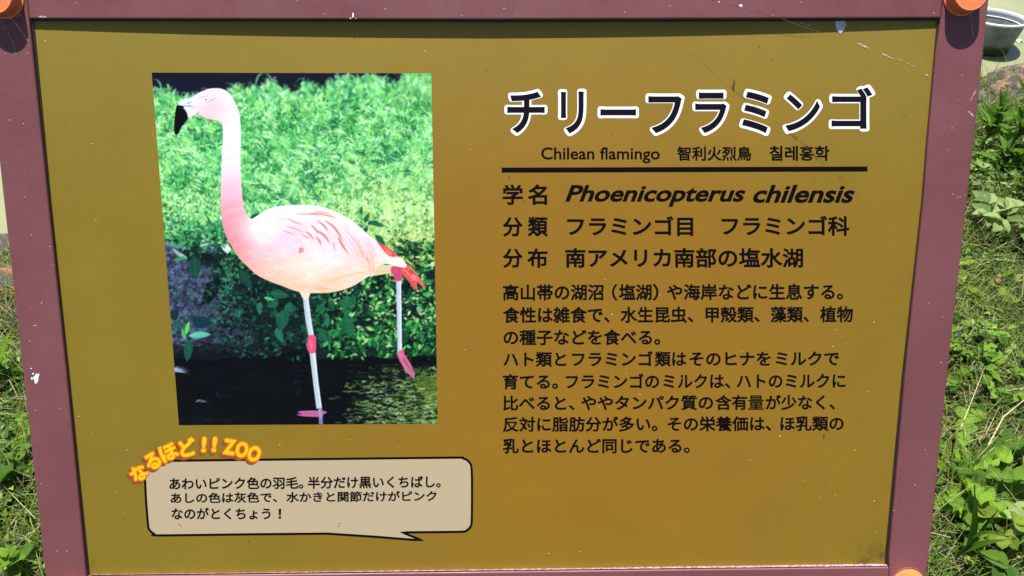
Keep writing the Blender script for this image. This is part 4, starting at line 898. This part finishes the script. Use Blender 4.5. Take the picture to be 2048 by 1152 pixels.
# title
tt = [('チ', 1014.4, 1089.4, 183.2, 266.3), ('リ', 1121.4, 1167.6, 183.0, 267), ('ー', 1200.7, 1272.2, 218.3, 231.3), ('フ', 1296.6, 1363.8, 192, 266.5), ('ラ', 1390.4, 1453.6, 184.5, 266.3), ('ミ', 1483.8, 1537.9, 183, 266.5), ('ン', 1570.4, 1640.3, 188.5, 262.4), ('ゴ', 1663, 1745, 174.5, 257.5)]
printed('title_lettering', [fit(c, a, b, y0, y1, .024, res=6) for c, a, b, y0, y1 in tt], M_title, 4, 'large black katakana title')
def round_outline(parts, r):
    out = []
    for xy, h, F in parts:
        E = {}
        for f in F:
            for i in range(len(f)):
                e = (f[i], f[(i + 1) % len(f)]); k = (min(e), max(e)); E[k] = E.get(k, 0) + 1
        rim = sorted({i for k, c in E.items() if c == 1 for i in k}); V = [xy]; G_ = list(F); n = len(xy)
        for k, c in E.items():
            if c != 1: continue
            p, q = xy[k[0]], xy[k[1]]; d = q - p; L = np.linalg.norm(d)
            if L < 1e-6: continue
            nn_ = np.array([-d[1], d[0]]) / L * r; V.append(np.array([p + nn_, q + nn_, q - nn_, p - nn_])); G_.append((n, n + 1, n + 2, n + 3)); n += 4
        for i in rim:
            V.append(xy[i] + r * np.array([(math.cos(a), math.sin(a)) for a in np.linspace(0, 6.2832, 11)[:-1]])); G_.append(tuple(range(n, n + 10))); n += 10
        V = np.concatenate(V)
        # every piece a hair higher than the one before, so no two faces share a plane
        hh = np.zeros(len(V)); 
        for j, f in enumerate(G_[len(F):]):
            for i in f: hh[i] = .05 + 1.1 * j / max(1, len(G_) - len(F))
        out.append((V, hh, G_))
    return out
printed('title_outline', round_outline([fit(c, a, b, y0, y1, 0, res=6) for c, a, b, y0, y1 in tt], 5.6), M_white, 2.4, 'white edging round the title')
B1 = .026
printed('lettering', [fit('Chilean flamingo', 1082.3, 1319.8, 294.5, 326.6, .016)], M_black, 2, 'English name in thin black letters')
printed('lettering', [fit('智利火烈鳥', 1353.8, 1502.7, 292.6, 321.9, .024)], M_black, 2, 'Chinese name in black characters')
printed('lettering', [fit('칠레홍학', 1538.6, 1658.9, 291.4, 321.6, .026)], M_black, 2, 'Korean name in black characters')
sx = np.linspace(1003.4, 1735, 30); y_a = np.linspace(335.2, 333, 30); y_b = np.linspace(345.2, 343, 30)
printed('rule_line', [(np.concatenate([np.stack([sx, y_a], 1), np.stack([sx, y_b], 1)]), np.zeros(60), [(i, i + 1, 31 + i, 30 + i) for i in range(29)])], M_black, 2)
b2 = .026
printed('lettering', [fit('学', 1005.4, 1045.6, 368.8, 409.8, b2), fit('名', 1055.4, 1094.5, 368.8, 409.8, b2)], M_black, 2)
printed('lettering', [fit('Phoenicopterus', 1130.4, 1491, 370, 413.7, .028, shear=.3)], M_black, 2, 'slanted Latin genus name')
printed('lettering', [fit('chilensis', 1506, 1709.7, 369.6, 406, .028, shear=.3)], M_black, 2, 'slanted Latin species name')
printed('lettering', [fit('分', 1005.4, 1045.6, 434, 473.4, b2), fit('類', 1055, 1096.4, 433.4, 473.4, b2)], M_black, 2)
printed('lettering', [fit('フラミンゴ目', 1134.3, 1386.3, 432, 472, b2), fit('フラミンゴ科', 1442.9, 1699, 431.3, 471.6, b2)], M_black, 2, 'classification line')
printed('lettering', [fit('分', 1005.4, 1045.6, 497, 536, b2), fit('布', 1054.2, 1095.2, 496.5, 536, b2)], M_black, 2)
printed('lettering', [fit('南アメリカ南部の塩水湖', 1130.4, 1606.2, 495.7, 536, b2)], M_black, 2, 'distribution line')
def body_line(segs, y0, y1, dy, xr, bev=B1, ly=2):
    whole = ''.join(s[0] for s in segs)
    return printed('lettering', [fit(q[0], q[1], q[2], y0, y1, q[3] if len(q) > 3 else bev, whole, dy, xr) for q in segs], M_black, ly)
XR = (1005, 1690)
body_line([('高山帯の湖沼', 1005.6, 1207.4), ('（', 1224, 1235.2), ('塩湖', 1237.5, 1303.3), ('）', 1305, 1317), ('や海岸などに生息する。', 1333.6, 1686)], 568, 602, -1.5, XR)
body_line([('食性は雑食で、', 1005.6, 1219.9), ('水生昆虫、', 1240.6, 1386.9), ('甲殻類、', 1411, 1520), ('藻類、', 1540.9, 1618.3), ('植物', 1639.8, 1706)], 613.6, 646.8, -1.5, XR)
body_line([('の種子などを食べる。', 1007, 1320.6)], 658.8, 690.8, -1, XR)
body_line([('ハト類と', 1006.5, 1132.7), ('フラミンゴ', 1143.8, 1306), ('類は', 1309, 1373), ('そのヒナを', 1379, 1541.8), ('ミルクで', 1551, 1678.7)], 702.8, 734.2, -1.8, XR)
body_line([('育てる。', 1005.6, 1116), ('フラミンゴの', 1131.4, 1318.2), ('ミルクは、', 1326.2, 1461), ('ハトのミルクに', 1473.2, 1691.2)], 747.6, 778.8, -2, XR)
body_line([('比べると、', 1006, 1149.4), ('ややタンパク質の', 1161.8, 1426.2), ('含有', 1430.5, 1494.5), ('量', 1496.4, 1527.9, .012), ('が少なく、', 1531, 1670.2)], 790.8, 821.8, -1.8, XR)
body_line([('反対に脂肪分が多い。', 1005.6, 1315), ('その栄養価は、', 1334.9, 1542.7), ('ほ乳類の', 1560.7, 1687.5)], 833.4, 864.4, -2, XR)
body_line([('乳とほとんど同じである。', 1005.6, 1379.3)], 876.8, 907.2, -1, XR)
# speech bubble
bub = [(289.5, 945), (290, 934), (301, 924), (318, 921.8), (523, 919.4), (740, 917), (905, 915.2), (926, 916.5), (938, 924), (943.2, 938), (944, 990), (943.5, 1040), (941.5, 1052), (934, 1060.5), (922, 1063.6), (870, 1064.2), (804, 1064.8), (845, 1081.0), (750, 1073.5), (655, 1067.2), (500, 1068.6), (325, 1070.8), (308, 1067.5), (298, 1058), (295.8, 1046), (292, 1000)]
def catmull(pts, sharp, n=6):
    out = []; N = len(pts)
    for i in range(N):
        a, b, c, d = pts[i - 1], pts[i], pts[(i + 1) % N], pts[(i + 2) % N]
        if i in sharp or (i + 1) % N in sharp or math.dist(b, c) > 60:
            out += [(b[0] + (c[0] - b[0]) * k / n, b[1] + (c[1] - b[1]) * k / n) for k in range(n)]
        else:
            for k in range(n):
                t = k / n; out.append(tuple(.5 * ((2 * b[j]) + (-a[j] + c[j]) * t + (2 * a[j] - 5 * b[j] + 4 * c[j] - d[j]) * t * t + (-a[j] + 3 * b[j] - 3 * c[j] + d[j]) * t ** 3) for j in (0, 1)))
    return out
bl_ = catmull(bub, {15, 16, 17, 19})
def inset(pts, d):
    P = np.array(pts); N = len(P); out = []
    for i in range(N):
        a = P[i] - P[i - 1]; b = P[(i + 1) % N] - P[i]; a = a / (np.linalg.norm(a) + 1e-9); b = b / (np.linalg.norm(b) + 1e-9)
        na = np.array([-a[1], a[0]]); nb = np.array([-b[1], b[0]]); m_ = na + nb; k = 2 / max(.35, (m_ @ m_)); out.append(P[i] + m_ * k * d)
    return np.array(out)
def filled(pts): 
    from mathutils.geometry import tessellate_polygon
    P = np.array(pts, float); T = tessellate_polygon([[Vector((p[0], p[1], 0)) for p in P]]); return P, np.zeros(len(P)), [tuple(t) for t in T]
def grid_fill(pts, step=24):
    """a polygon cut along a grid, so that it follows the bowed panel"""
    bm = bmesh.new(); P, h, T = filled(pts); vs = [bm.verts.new((p[0], p[1], 0)) for p in P]
    for t in T:
        try: bm.faces.new([vs[i] for i in t])
        except ValueError: pass
    xs = np.arange(P[:, 0].min() + step, P[:, 0].max(), step); ys = np.arange(P[:, 1].min() + step, P[:, 1].max(), step)
    for x in xs: bmesh.ops.bisect_plane(bm, geom=bm.verts[:] + bm.edges[:] + bm.faces[:], plane_co=(x, 0, 0), plane_no=(1, 0, 0))
    for y in ys: bmesh.ops.bisect_plane(bm, geom=bm.verts[:] + bm.edges[:] + bm.faces[:], plane_co=(0, y, 0), plane_no=(0, 1, 0))
    bm.verts.index_update(); V = np.array([v.co[:2] for v in bm.verts]); F = [tuple(v.index for v in f.verts) for f in bm.faces]; bm.free(); return V, np.zeros(len(V)), F
lo_, li_ = inset(bl_, -2.3), inset(bl_, 2.3); nb = len(bl_)
printed('speech_bubble_outline', [(np.concatenate([lo_, li_]), np.zeros(2 * nb), [(i, (i + 1) % nb, nb + (i + 1) % nb, nb + i) for i in range(nb)])], M_black, 2.2)
printed('speech_bubble', [grid_fill(inset(bl_, .3), 40)], M_beige, 1.0, 'beige rounded speech bubble with a tail')
XB = (340, 880)
body_line([('あわいピンク色の羽毛。', 338.7, 606.7), ('半分だけ黒いくちばし。', 615.4, 881.5)], 955.4, 980.2, -4.4, XB, .026, 3.4)
body_line([('あしの色は灰色で、', 341.2, 554.4), ('水かきと関節だけがピンク', 572.2, 873.6)], 985.4, 1009.2, -4.4, XB, .026, 3.4)
body_line([('なのがとくちょう', 342.7, 541.2), ('！', 556.8, 562.6)], 1015.2, 1039.4, -.4, XB, .026, 3.4)
# arched heading
arch = [('な', 277.5, 946, 33, 33, 38), ('る', 305, 922.5, 30, 34, 30), ('ほ', 337, 904.5, 36, 34, 24), ('ど', 375.5, 895, 34, 36, 15), ('!', 408, 889.5, 9.6, 31, -4), ('!', 429, 889, 9.6, 31, -7), ('Z', 459, 894, 25, 31, -8), ('O', 484, 899.5, 24, 32, -16), ('O', 508.5, 907.8, 25, 32, -26)]
def arched(bev, ox=0, oy=0, gr=0.):
    out = []
    for c, cx, cy, ww, hh, a in arch:
        V, F = glyphs(c, bev); x = V[:, 0]; y = V[:, 1]; V0 = glyphs(c, .045)[0]
        k1 = ww / (V0[:, 0].max() - V0[:, 0].min()); k2 = hh / (V0[:, 1].max() - V0[:, 1].min())
        X = (x - (V0[:, 0].max() + V0[:, 0].min()) / 2) * k1; Y = -(y - (V0[:, 1].max() + V0[:, 1].min()) / 2) * k2
        t = -math.radians(a); out.append((np.stack([cx + ox + X * math.cos(t) - Y * math.sin(t), cy + oy + X * math.sin(t) + Y * math.cos(t)], 1), V[:, 2], F))
    return out
ya = arched(.036)
flat = arched(0)
printed('arched_heading_shadow', round_outline([(xy + np.array([-4.5, 4.5]), h, F) for xy, h, F in flat], 4.0), M_brown, 3.4)
printed('arched_heading_edge', round_outline(flat, 3.7), M_orange, 5.2)
printed('arched_heading', ya, M_yellow, 7, 'yellow hiragana and ZOO set along an arch')

# ---- the photograph printed on the panel
rgb, birdm = paint_print()
c4 = [(303.4, 145.2), (862.6, 146.6), (875.6, 847.6), (357.8, 850.4)]; NU, NV = 540, 680
u = np.linspace(0, 1, NU + 1); v = np.linspace(0, 1, NV + 1); UU, VV = np.meshgrid(u, v); Q = quad_px(c4, UU, VV)
fx = np.clip(Q[..., 0] - PX0 - .5, 0, rgb.shape[1] - 1.001); fy = np.clip(Q[..., 1] - PY0 - .5, 0, rgb.shape[0] - 1.001); xi = fx.astype(int); yi = fy.astype(int); fx = (fx - xi)[..., None]; fy = (fy - yi)[..., None]
s4 = lambda A: (A[yi, xi] * (1 - fx) + A[yi, xi + 1] * fx) * (1 - fy) + (A[yi + 1, xi] * (1 - fx) + A[yi + 1, xi + 1] * fx) * fy
cc = np.clip(s4(rgb) * 255, 0, 255); mk = s4(birdm[..., None])[..., 0]
cl = np.clip(lin(cc) / LS * 1.02 + .001, 0, .86)
PP = on_face(Q[..., 0], Q[..., 1], LIFT * 1.5).reshape(-1, 3); WV = to_w(PP) - ROOT
gi = np.arange(UU.size).reshape(UU.shape); QF = np.stack([gi[1:, :-1], gi[1:, 1:], gi[:-1, 1:], gi[:-1, :-1]], -1).reshape(-1, 4)
fm = (mk[1:, :-1] + mk[1:, 1:] + mk[:-1, 1:] + mk[:-1, :-1]).reshape(-1) > 2.0
def photo_ink(t, b):
    a = nd(t, 'ShaderNodeAttribute', attribute_name='ink'); t.links.new(a.outputs['Color'], b.inputs['Base Color'])
M_photo = mat('photo_print', rough=.42, spec=.08, build=photo_ink)
for nm, sel, lb in (('photo_print', ~fm, 'printed photo of grass, rocks, leaves and dark water'), ('flamingo_print', fm, 'printed pink flamingo standing on one leg in water')):
    F = QF[sel]; used, inv = np.unique(F, return_inverse=True); o = fast_mesh(nm, WV[used], inv.reshape(-1, 4), M_photo, panel)
    a = o.data.attributes.new('ink', 'FLOAT_COLOR', 'POINT'); a.data.foreach_set('color', np.concatenate([cl.reshape(-1, 3)[used], np.ones((len(used), 1))], 1).astype(np.float32).ravel()); o['label'] = lb

# ---- orange knurled caps at the corners
def cap_mat(t, b):
    n = noise_tex(t, 500, 3, .6); t.links.new(ramp(t, n, [(.3, tuple(lin((232, 120, 66)) / LS)), (.7, tuple(lin((248, 146, 90)) / LS))]), b.inputs['Base Color'])
M_cap = mat('orange_plastic', rough=.5, spec=.4, build=cap_mat)
def cap(x, y):
    p = on_face(x, y); r = .0176; n = 256; V = []; F = []
    prof = [(1.10, .0002), (1.10, .0012), (1.02, .0018), (1.0, .0022), (.975, .0135), (.955, .0146), (.91, .0152), (.86, .0150), (.0, .0150)]
    for i, (q, z) in enumerate(prof):
        for k in range(n):
            a = 2 * math.pi * k / n; rib = .028 * (1 if (k % 4) < 2 else 0) if i in (3, 4) else 0
            V.append((p[0] + r * (q - rib) * math.cos(a), p[1] + r * (q - rib) * math.sin(a), z))
    for i in range(len(prof) - 1):
        for k in range(n): F.append((i * n + k, i * n + (k + 1) % n, (i + 1) * n + (k + 1) % n, (i + 1) * n + k))
    V = V[:-n] + [(p[0], p[1], .0150)]; F = [f for f in F if max(f) < len(V) - 1] + [((len(prof) - 2) * n + k, (len(prof) - 2) * n + (k + 1) % n, len(V) - 1) for k in range(n)]
    o = on_sign('bolt_cap', V, F, M_cap)
    return o
cap(8, -3); cap(1925, -8); cap(1815, 1169); cap(137, 1192)
def washer(x, y):
    p = on_face(x, y); V, F = lathe([(.0196, .0001), (.0200, .0007), (.0208, .0007), (.0213, .0001)], 64); V = [(p[0] + a, p[1] + b, c) for a, b, c in V]; return on_sign('raised_ring', V, F, M_frame, smooth=True)
washer(1815, 1169); washer(137, 1192)

# ---- marks of age on the sign
M_speck = mat('pale_dust', (.62, .58, .48), .8); M_drop = mat('white_dropping', (.78, .78, .77), .8); M_bark = mat('dark_fly_spots', (.05, .035, .02), .7); M_web = mat('spider_thread', (.50, .46, .46), .6)
def blob(x, y, rx, ry, seed, n=9, a=0.):
    r = random.Random(seed); pts = []
    for k in range(n):
        t = 6.283 * k / n; q = r.uniform(.6, 1.2); X = rx * q * math.cos(t); Y = ry * q * math.sin(t); pts.append((x + X * math.cos(a) - Y * math.sin(a), y + X * math.sin(a) + Y * math.cos(a)))
    return pts
def marks(name, polys, m, on_panel, label=None, kind=None, h=6e-4):
    V = []; F = []
    for P_ in polys:
        A = np.array(P_, float); c = A.mean(0); q = on_face(A[:, 0], A[:, 1], 3.5e-4 if on_panel else None); cc_ = on_face(c[0], c[1], 3.5e-4 if on_panel else None); 
        if not on_panel: q[:, 2] += 1e-4; cc_[2] += 1e-4
        cc_[2] += h * min(1, np.ptp(A[:, 0]) / 8); n = len(V); V += list(q) + [cc_]; F += [(n + i, n + (i + 1) % len(A), n + len(A)) for i in range(len(A))]
    o = on_sign(name, V, F, m, panel if on_panel else None)
    if label: o['label'] = label
    if kind: o['kind'] = kind
    return o
pan = [(90, 82), (182, 268), (140, 244), (184, 287), (263, 266), (192, 440), (157, 833), (184, 868), (305, 270), (254, 900), (233, 984), (604, 97), (850, 102), (919, 112), (1217, 270), (1320, 590), (1435, 584), (1672, 660), (1666, 693), (1692, 687), (1736, 783), (1748, 644), (1606, 962), (1659, 960), (1748, 1002), (1752, 1065), (1640, 994), (1097, 1107), (1139, 1118), (1147, 1131), (1160, 1103), (797, 894), (1210, 559), (1224, 629), (1375, 900), (1500, 920), (1560, 872), (700, 880), (300, 1000), (1280, 789), (1253, 747), (1363, 757), (1198, 814), (1230, 769), (1485, 703), (940, 300), (930, 700), (1793, 231), (560, 890), (1822, 231), (1670, 990), (1710, 900)]
marks('dust_specks', [blob(x, y, *((1.0, .8) if i % 3 else (1.5, 1.1)), i, 6) for i, (x, y) in enumerate(pan)], M_speck, True, kind='stuff', h=1e-4)
fr = [(55, 106), (11, 107), (31, 105), (100, 493), (84, 604), (83, 607), (59, 682), (47, 247), (71, 820), (119, 817), (82, 967), (115, 1102), (134, 1102), (649, 27), (770, 18), (1008, 17), (924, 31), (595, 2), (1915, 394), (1906, 389), (1920, 394), (1885, 634), (1882, 725), (1858, 606), (1897, 300), (1904, 256), (1787, 1021), (1792, 1002), (1850, 900), (1830, 970), (63, 470), (50, 394), (20, 240), (1924, 151), (1250, 24), (1602, 4), (1340, 12), (153, 5), (1546, 31), (1868, 26)]
marks('dust_specks', [blob(x, y, .9, .8, i + 90, 6) for i, (x, y) in enumerate(fr)], M_drop, False, kind='stuff', h=1e-4)
marks('dropping', [blob(72, 758, 6, 10, 3, 13), blob(66, 748, 3, 2, 4, 7), blob(64, 757, 1.6, 3, 5, 7), blob(62, 737, 2, 1.2, 6, 6), blob(77, 750, 2.6, 4, 7, 8)], M_drop, False, 'white bird dropping on the left rail')
marks('dropping', [blob(706, 31, 2.2, 6, 8, 9, .15), blob(701, 37, 2, 1.5, 9, 6), blob(712, 37, 1, 1, 10, 6)], M_drop, False, 'small white dropping on the lower edge of the top rail')
marks('dropping', [blob(1481, 12, 4.4, 3.2, 12, 9), blob(1438, 4, 2.4, 1.6, 13, 7)], M_drop, False, 'small white droppings on the top rail')
M_petal = mat('blue_grey_petal', (.50, .55, .60), .6)
marks('dropping', [[(1671.5, 39.5), (1670.6, 50), (1674, 60), (1680.5, 68), (1687.5, 61), (1692, 50), (1690, 39.5), (1681, 38.6)]], M_petal, True, 'leaf shaped blue white dropping under the top rail', h=8e-4)
marks('dropping_streak', [[(1681, 62), (1682, 55), (1688, 44), (1689.5, 45), (1685, 54)], [(1686, 41), (1690, 40), (1691, 43)]], mat('dark_streak', (.08, .08, .09), .7), True, h=12e-4)
M_smudge = bpy.data.materials.new('brown_smudge'); M_smudge.use_nodes = True; t_ = M_smudge.node_tree; bs = t_.nodes['Principled BSDF']; bs.inputs['Base Color'].default_value = (.09, .055, .02, 1); bs.inputs['Roughness'].default_value = .7
tp = nd(t_, 'ShaderNodeBsdfTransparent'); mx = nd(t_, 'ShaderNodeMixShader'); t_.links.new(ramp(t_, noise_tex(t_, 90, 3, .6), [(.42, (.0, .0, .0)), (.72, (.42, .42, .42))]), mx.inputs[0]); t_.links.new(tp.outputs[0], mx.inputs[1]); t_.links.new(bs.outputs[0], mx.inputs[2]); t_.links.new(mx.outputs[0], t_.nodes['Material Output'].inputs[0])
def smear(pts, wd, m=None, name='smear', lift=3.2e-4, label=None):
    V, F = ribbon_px(pts, wd, lift); o = on_sign(name, V, F, m or M_smudge, panel)
    if label: o['label'] = label
    return o
smear(catmull([(1400, 126), (1430, 148), (1470, 182), (1530, 228), (1590, 274), (1640, 320), (1700, 372), (1740, 420), (1775, 478), (1795, 540)], set(), 3)[:-9], np.concatenate([np.linspace(1.5, 3, 8), np.linspace(5, 7, 7), np.linspace(7, 3, 6)]), label='faint brown smear curving across the panel')
smear([(1468.5, 158), (1468.5, 166), (1466, 174), (1468, 182)], np.array([1.5, 3.2, 5.5, 1.5]), M_bark, 'spot'); smear([(1648.2, 868), (1648, 874), (1647.6, 880)], np.array([2.6, 2.2, 1.2]), M_bark, 'spot')
marks('spots', [blob(x, y, 1.3, 1.3, i + 300, 6) for i, (x, y) in enumerate([(1019, 352), (1018, 356), (497, 1083), (708, 1114), (1545, 120), (1518, 94), (1046, 403), (246, 1037), (1410, 290), (973, 140), (358, 1049), (362, 1052), (676, 1052), (680, 1047), (1602, 1030), (225, 1120)])], M_bark, True, kind='stuff', h=1e-4)
M_thr = bpy.data.materials.new('faint_thread'); M_thr.use_nodes = True; t_ = M_thr.node_tree; bs = t_.nodes['Principled BSDF']; bs.inputs['Base Color'].default_value = (.62, .56, .52, 1); bs.inputs['Roughness'].default_value = .5
tp = nd(t_, 'ShaderNodeBsdfTransparent'); mx = nd(t_, 'ShaderNodeMixShader'); t_.links.new(ramp(t_, noise_tex(t_, 160, 3, .7), [(.42, (.08, .08, .08)), (.62, (.85, .85, .85))]), mx.inputs[0]); t_.links.new(tp.outputs[0], mx.inputs[1]); t_.links.new(bs.outputs[0], mx.inputs[2]); t_.links.new(mx.outputs[0], t_.nodes['Material Output'].inputs[0])
def thread(pts, label, wd=1.3):
    P_ = np.array(pts, float); L3 = []
    for x, y, h in P_: q = on_face(x, y); q = q.copy(); q[2] += h; L3.append(to_w(q))
    q = 4; V = []; F = []; r = .00032 * wd
    for i, p in enumerate(L3):
        for k in range(q): a = k * math.pi / 2; V.append(p + r * (math.cos(a) * EX + math.sin(a) * EY * .7 + math.sin(a) * EN * .7))
    for i in range(len(L3) - 1):
        for k in range(q): F.append((i * q + k, i * q + (k + 1) % q, (i + 1) * q + (k + 1) % q, (i + 1) * q + k))
    o = mesh('spider_thread', V, F, M_thr, None, L3[0]); o.location = tuple(L3[0]); return tag(o, label, 'spider thread', 'spider threads strung on the frame')
thread([(22, 27, .009), (36, 48, .004), (49, 70, .001), (58, 83, .0006), (65, 86, .0004)], 'bright spider thread from the left orange cap to the rail edge', 1.1)
thread([(3, 38, .006), (12, 55, .002), (22, 76, .0008), (31, 100, .0005)], 'faint spider thread hanging in the shadow of the left cap', .7)
thread([(46, 28, .002), (34, 38, .002), (8, 38, .003), (0, 36, .003)], 'faint spider thread crossing under the left cap', .7)
thread([(1410, -6, .0005), (1480, 14, .0004), (1550, 32, .0004), (1600, 50, -.002), (1640, 62, -.004)], 'pale spider thread crossing the top rail down onto the panel', .8)
thread([(1938, 30, .004), (1942, 50, .0008), (1946, 75, .0005)], 'faint spider thread in the shadow of the right cap', .7)
thread([(1880, 180, .0004), (1905, 200, .0004), (1931, 212, .0004), (1951, 232, .0004)], 'faint broken spider thread low across the right rail', .8)
marks('scratches', [[(1714, 85), (1722, 87), (1739, 96), (1738, 98), (1724, 93)], [(1762, 105), (1768, 108), (1775, 110), (1774, 112), (1766, 111)], [(1790, 115), (1810, 123), (1830, 133), (1829, 134), (1810, 125)], [(1847, 147), (1855, 148), (1858, 153), (1851, 151)], [(1596, 44), (1612, 46), (1622, 52), (1610, 50)], [(1775, 112), (1790, 118), (1789, 119.5), (1775, 114)]], M_thr, True, kind='stuff', h=1e-4)
marks('scratches', [[(75, 33.5), (84, 31), (83, 34.6), (90, 32), (94, 34.4), (86, 35.5)], [(1940, 200), (1951, 181), (1952, 182), (1942, 202)], [(1938, 221), (1948, 232), (1947, 234), (1936, 224)], [(1932, 30), (1941, 26.5), (1941.5, 28), (1932.5, 31.3)], [(1927, 384), (1930, 392), (1929, 392)], [(66, 652), (70, 649.5), (75, 652), (70, 651)], [(102, 530), (107, 528.5), (111, 531), (107, 530)]], M_thr, False, kind='stuff', h=1e-4)
# chipped bright edge of the bottom rail
def chipped(t, b): t.links.new(ramp(t, noise_tex(t, 260, 4, .7), [(.45, tuple(lin((150, 110, 118)) / LS)), (.6, (.45, .42, .42))]), b.inputs['Base Color'])
M_chip = mat('worn_edge_paint', rough=.35, spec=.5, build=chipped)
a = on_face(np.linspace(181, 1771, 40), np.linspace(1149.2, 1127.6, 40), 2e-4); b_ = on_face(np.linspace(180, 1776, 40), np.linspace(1152.8, 1134.2, 40)); b_[:, 2] = -.0009
off = np.array([0, .0012, 0]); V = np.concatenate([a + off * 0, b_ + off]); on_sign('worn_lip', V, [(i, i + 1, 41 + i, 40 + i) for i in range(39)], M_chip)

# ---- posts behind the board, down to the ground
def box_w(name, c, s, m):
    V = [(c[0] + sx_ * s[0] / 2, c[1] + sy_ * s[1] / 2, c[2] + sz_ * s[2] / 2) for sx_ in (-1, 1) for sy_ in (-1, 1) for sz_ in (-1, 1)]
    return mesh(name, V, [(0, 1, 3, 2), (4, 6, 7, 5), (0, 4, 5, 1), (2, 3, 7, 6), (0, 2, 6, 4), (1, 5, 7, 3)], m, sign, ROOT)
for sx_ in (-1, 1):
    box_w('post', (sx_ * .40, .075, .335), (.045, .045, .75), M_frame)
    q = to_w((sx_ * .40, -.05, -.036)); box_w('bracket', (sx_ * .40, q[1] + .018, q[2] - .02), (.05, .09, .03), M_frame)
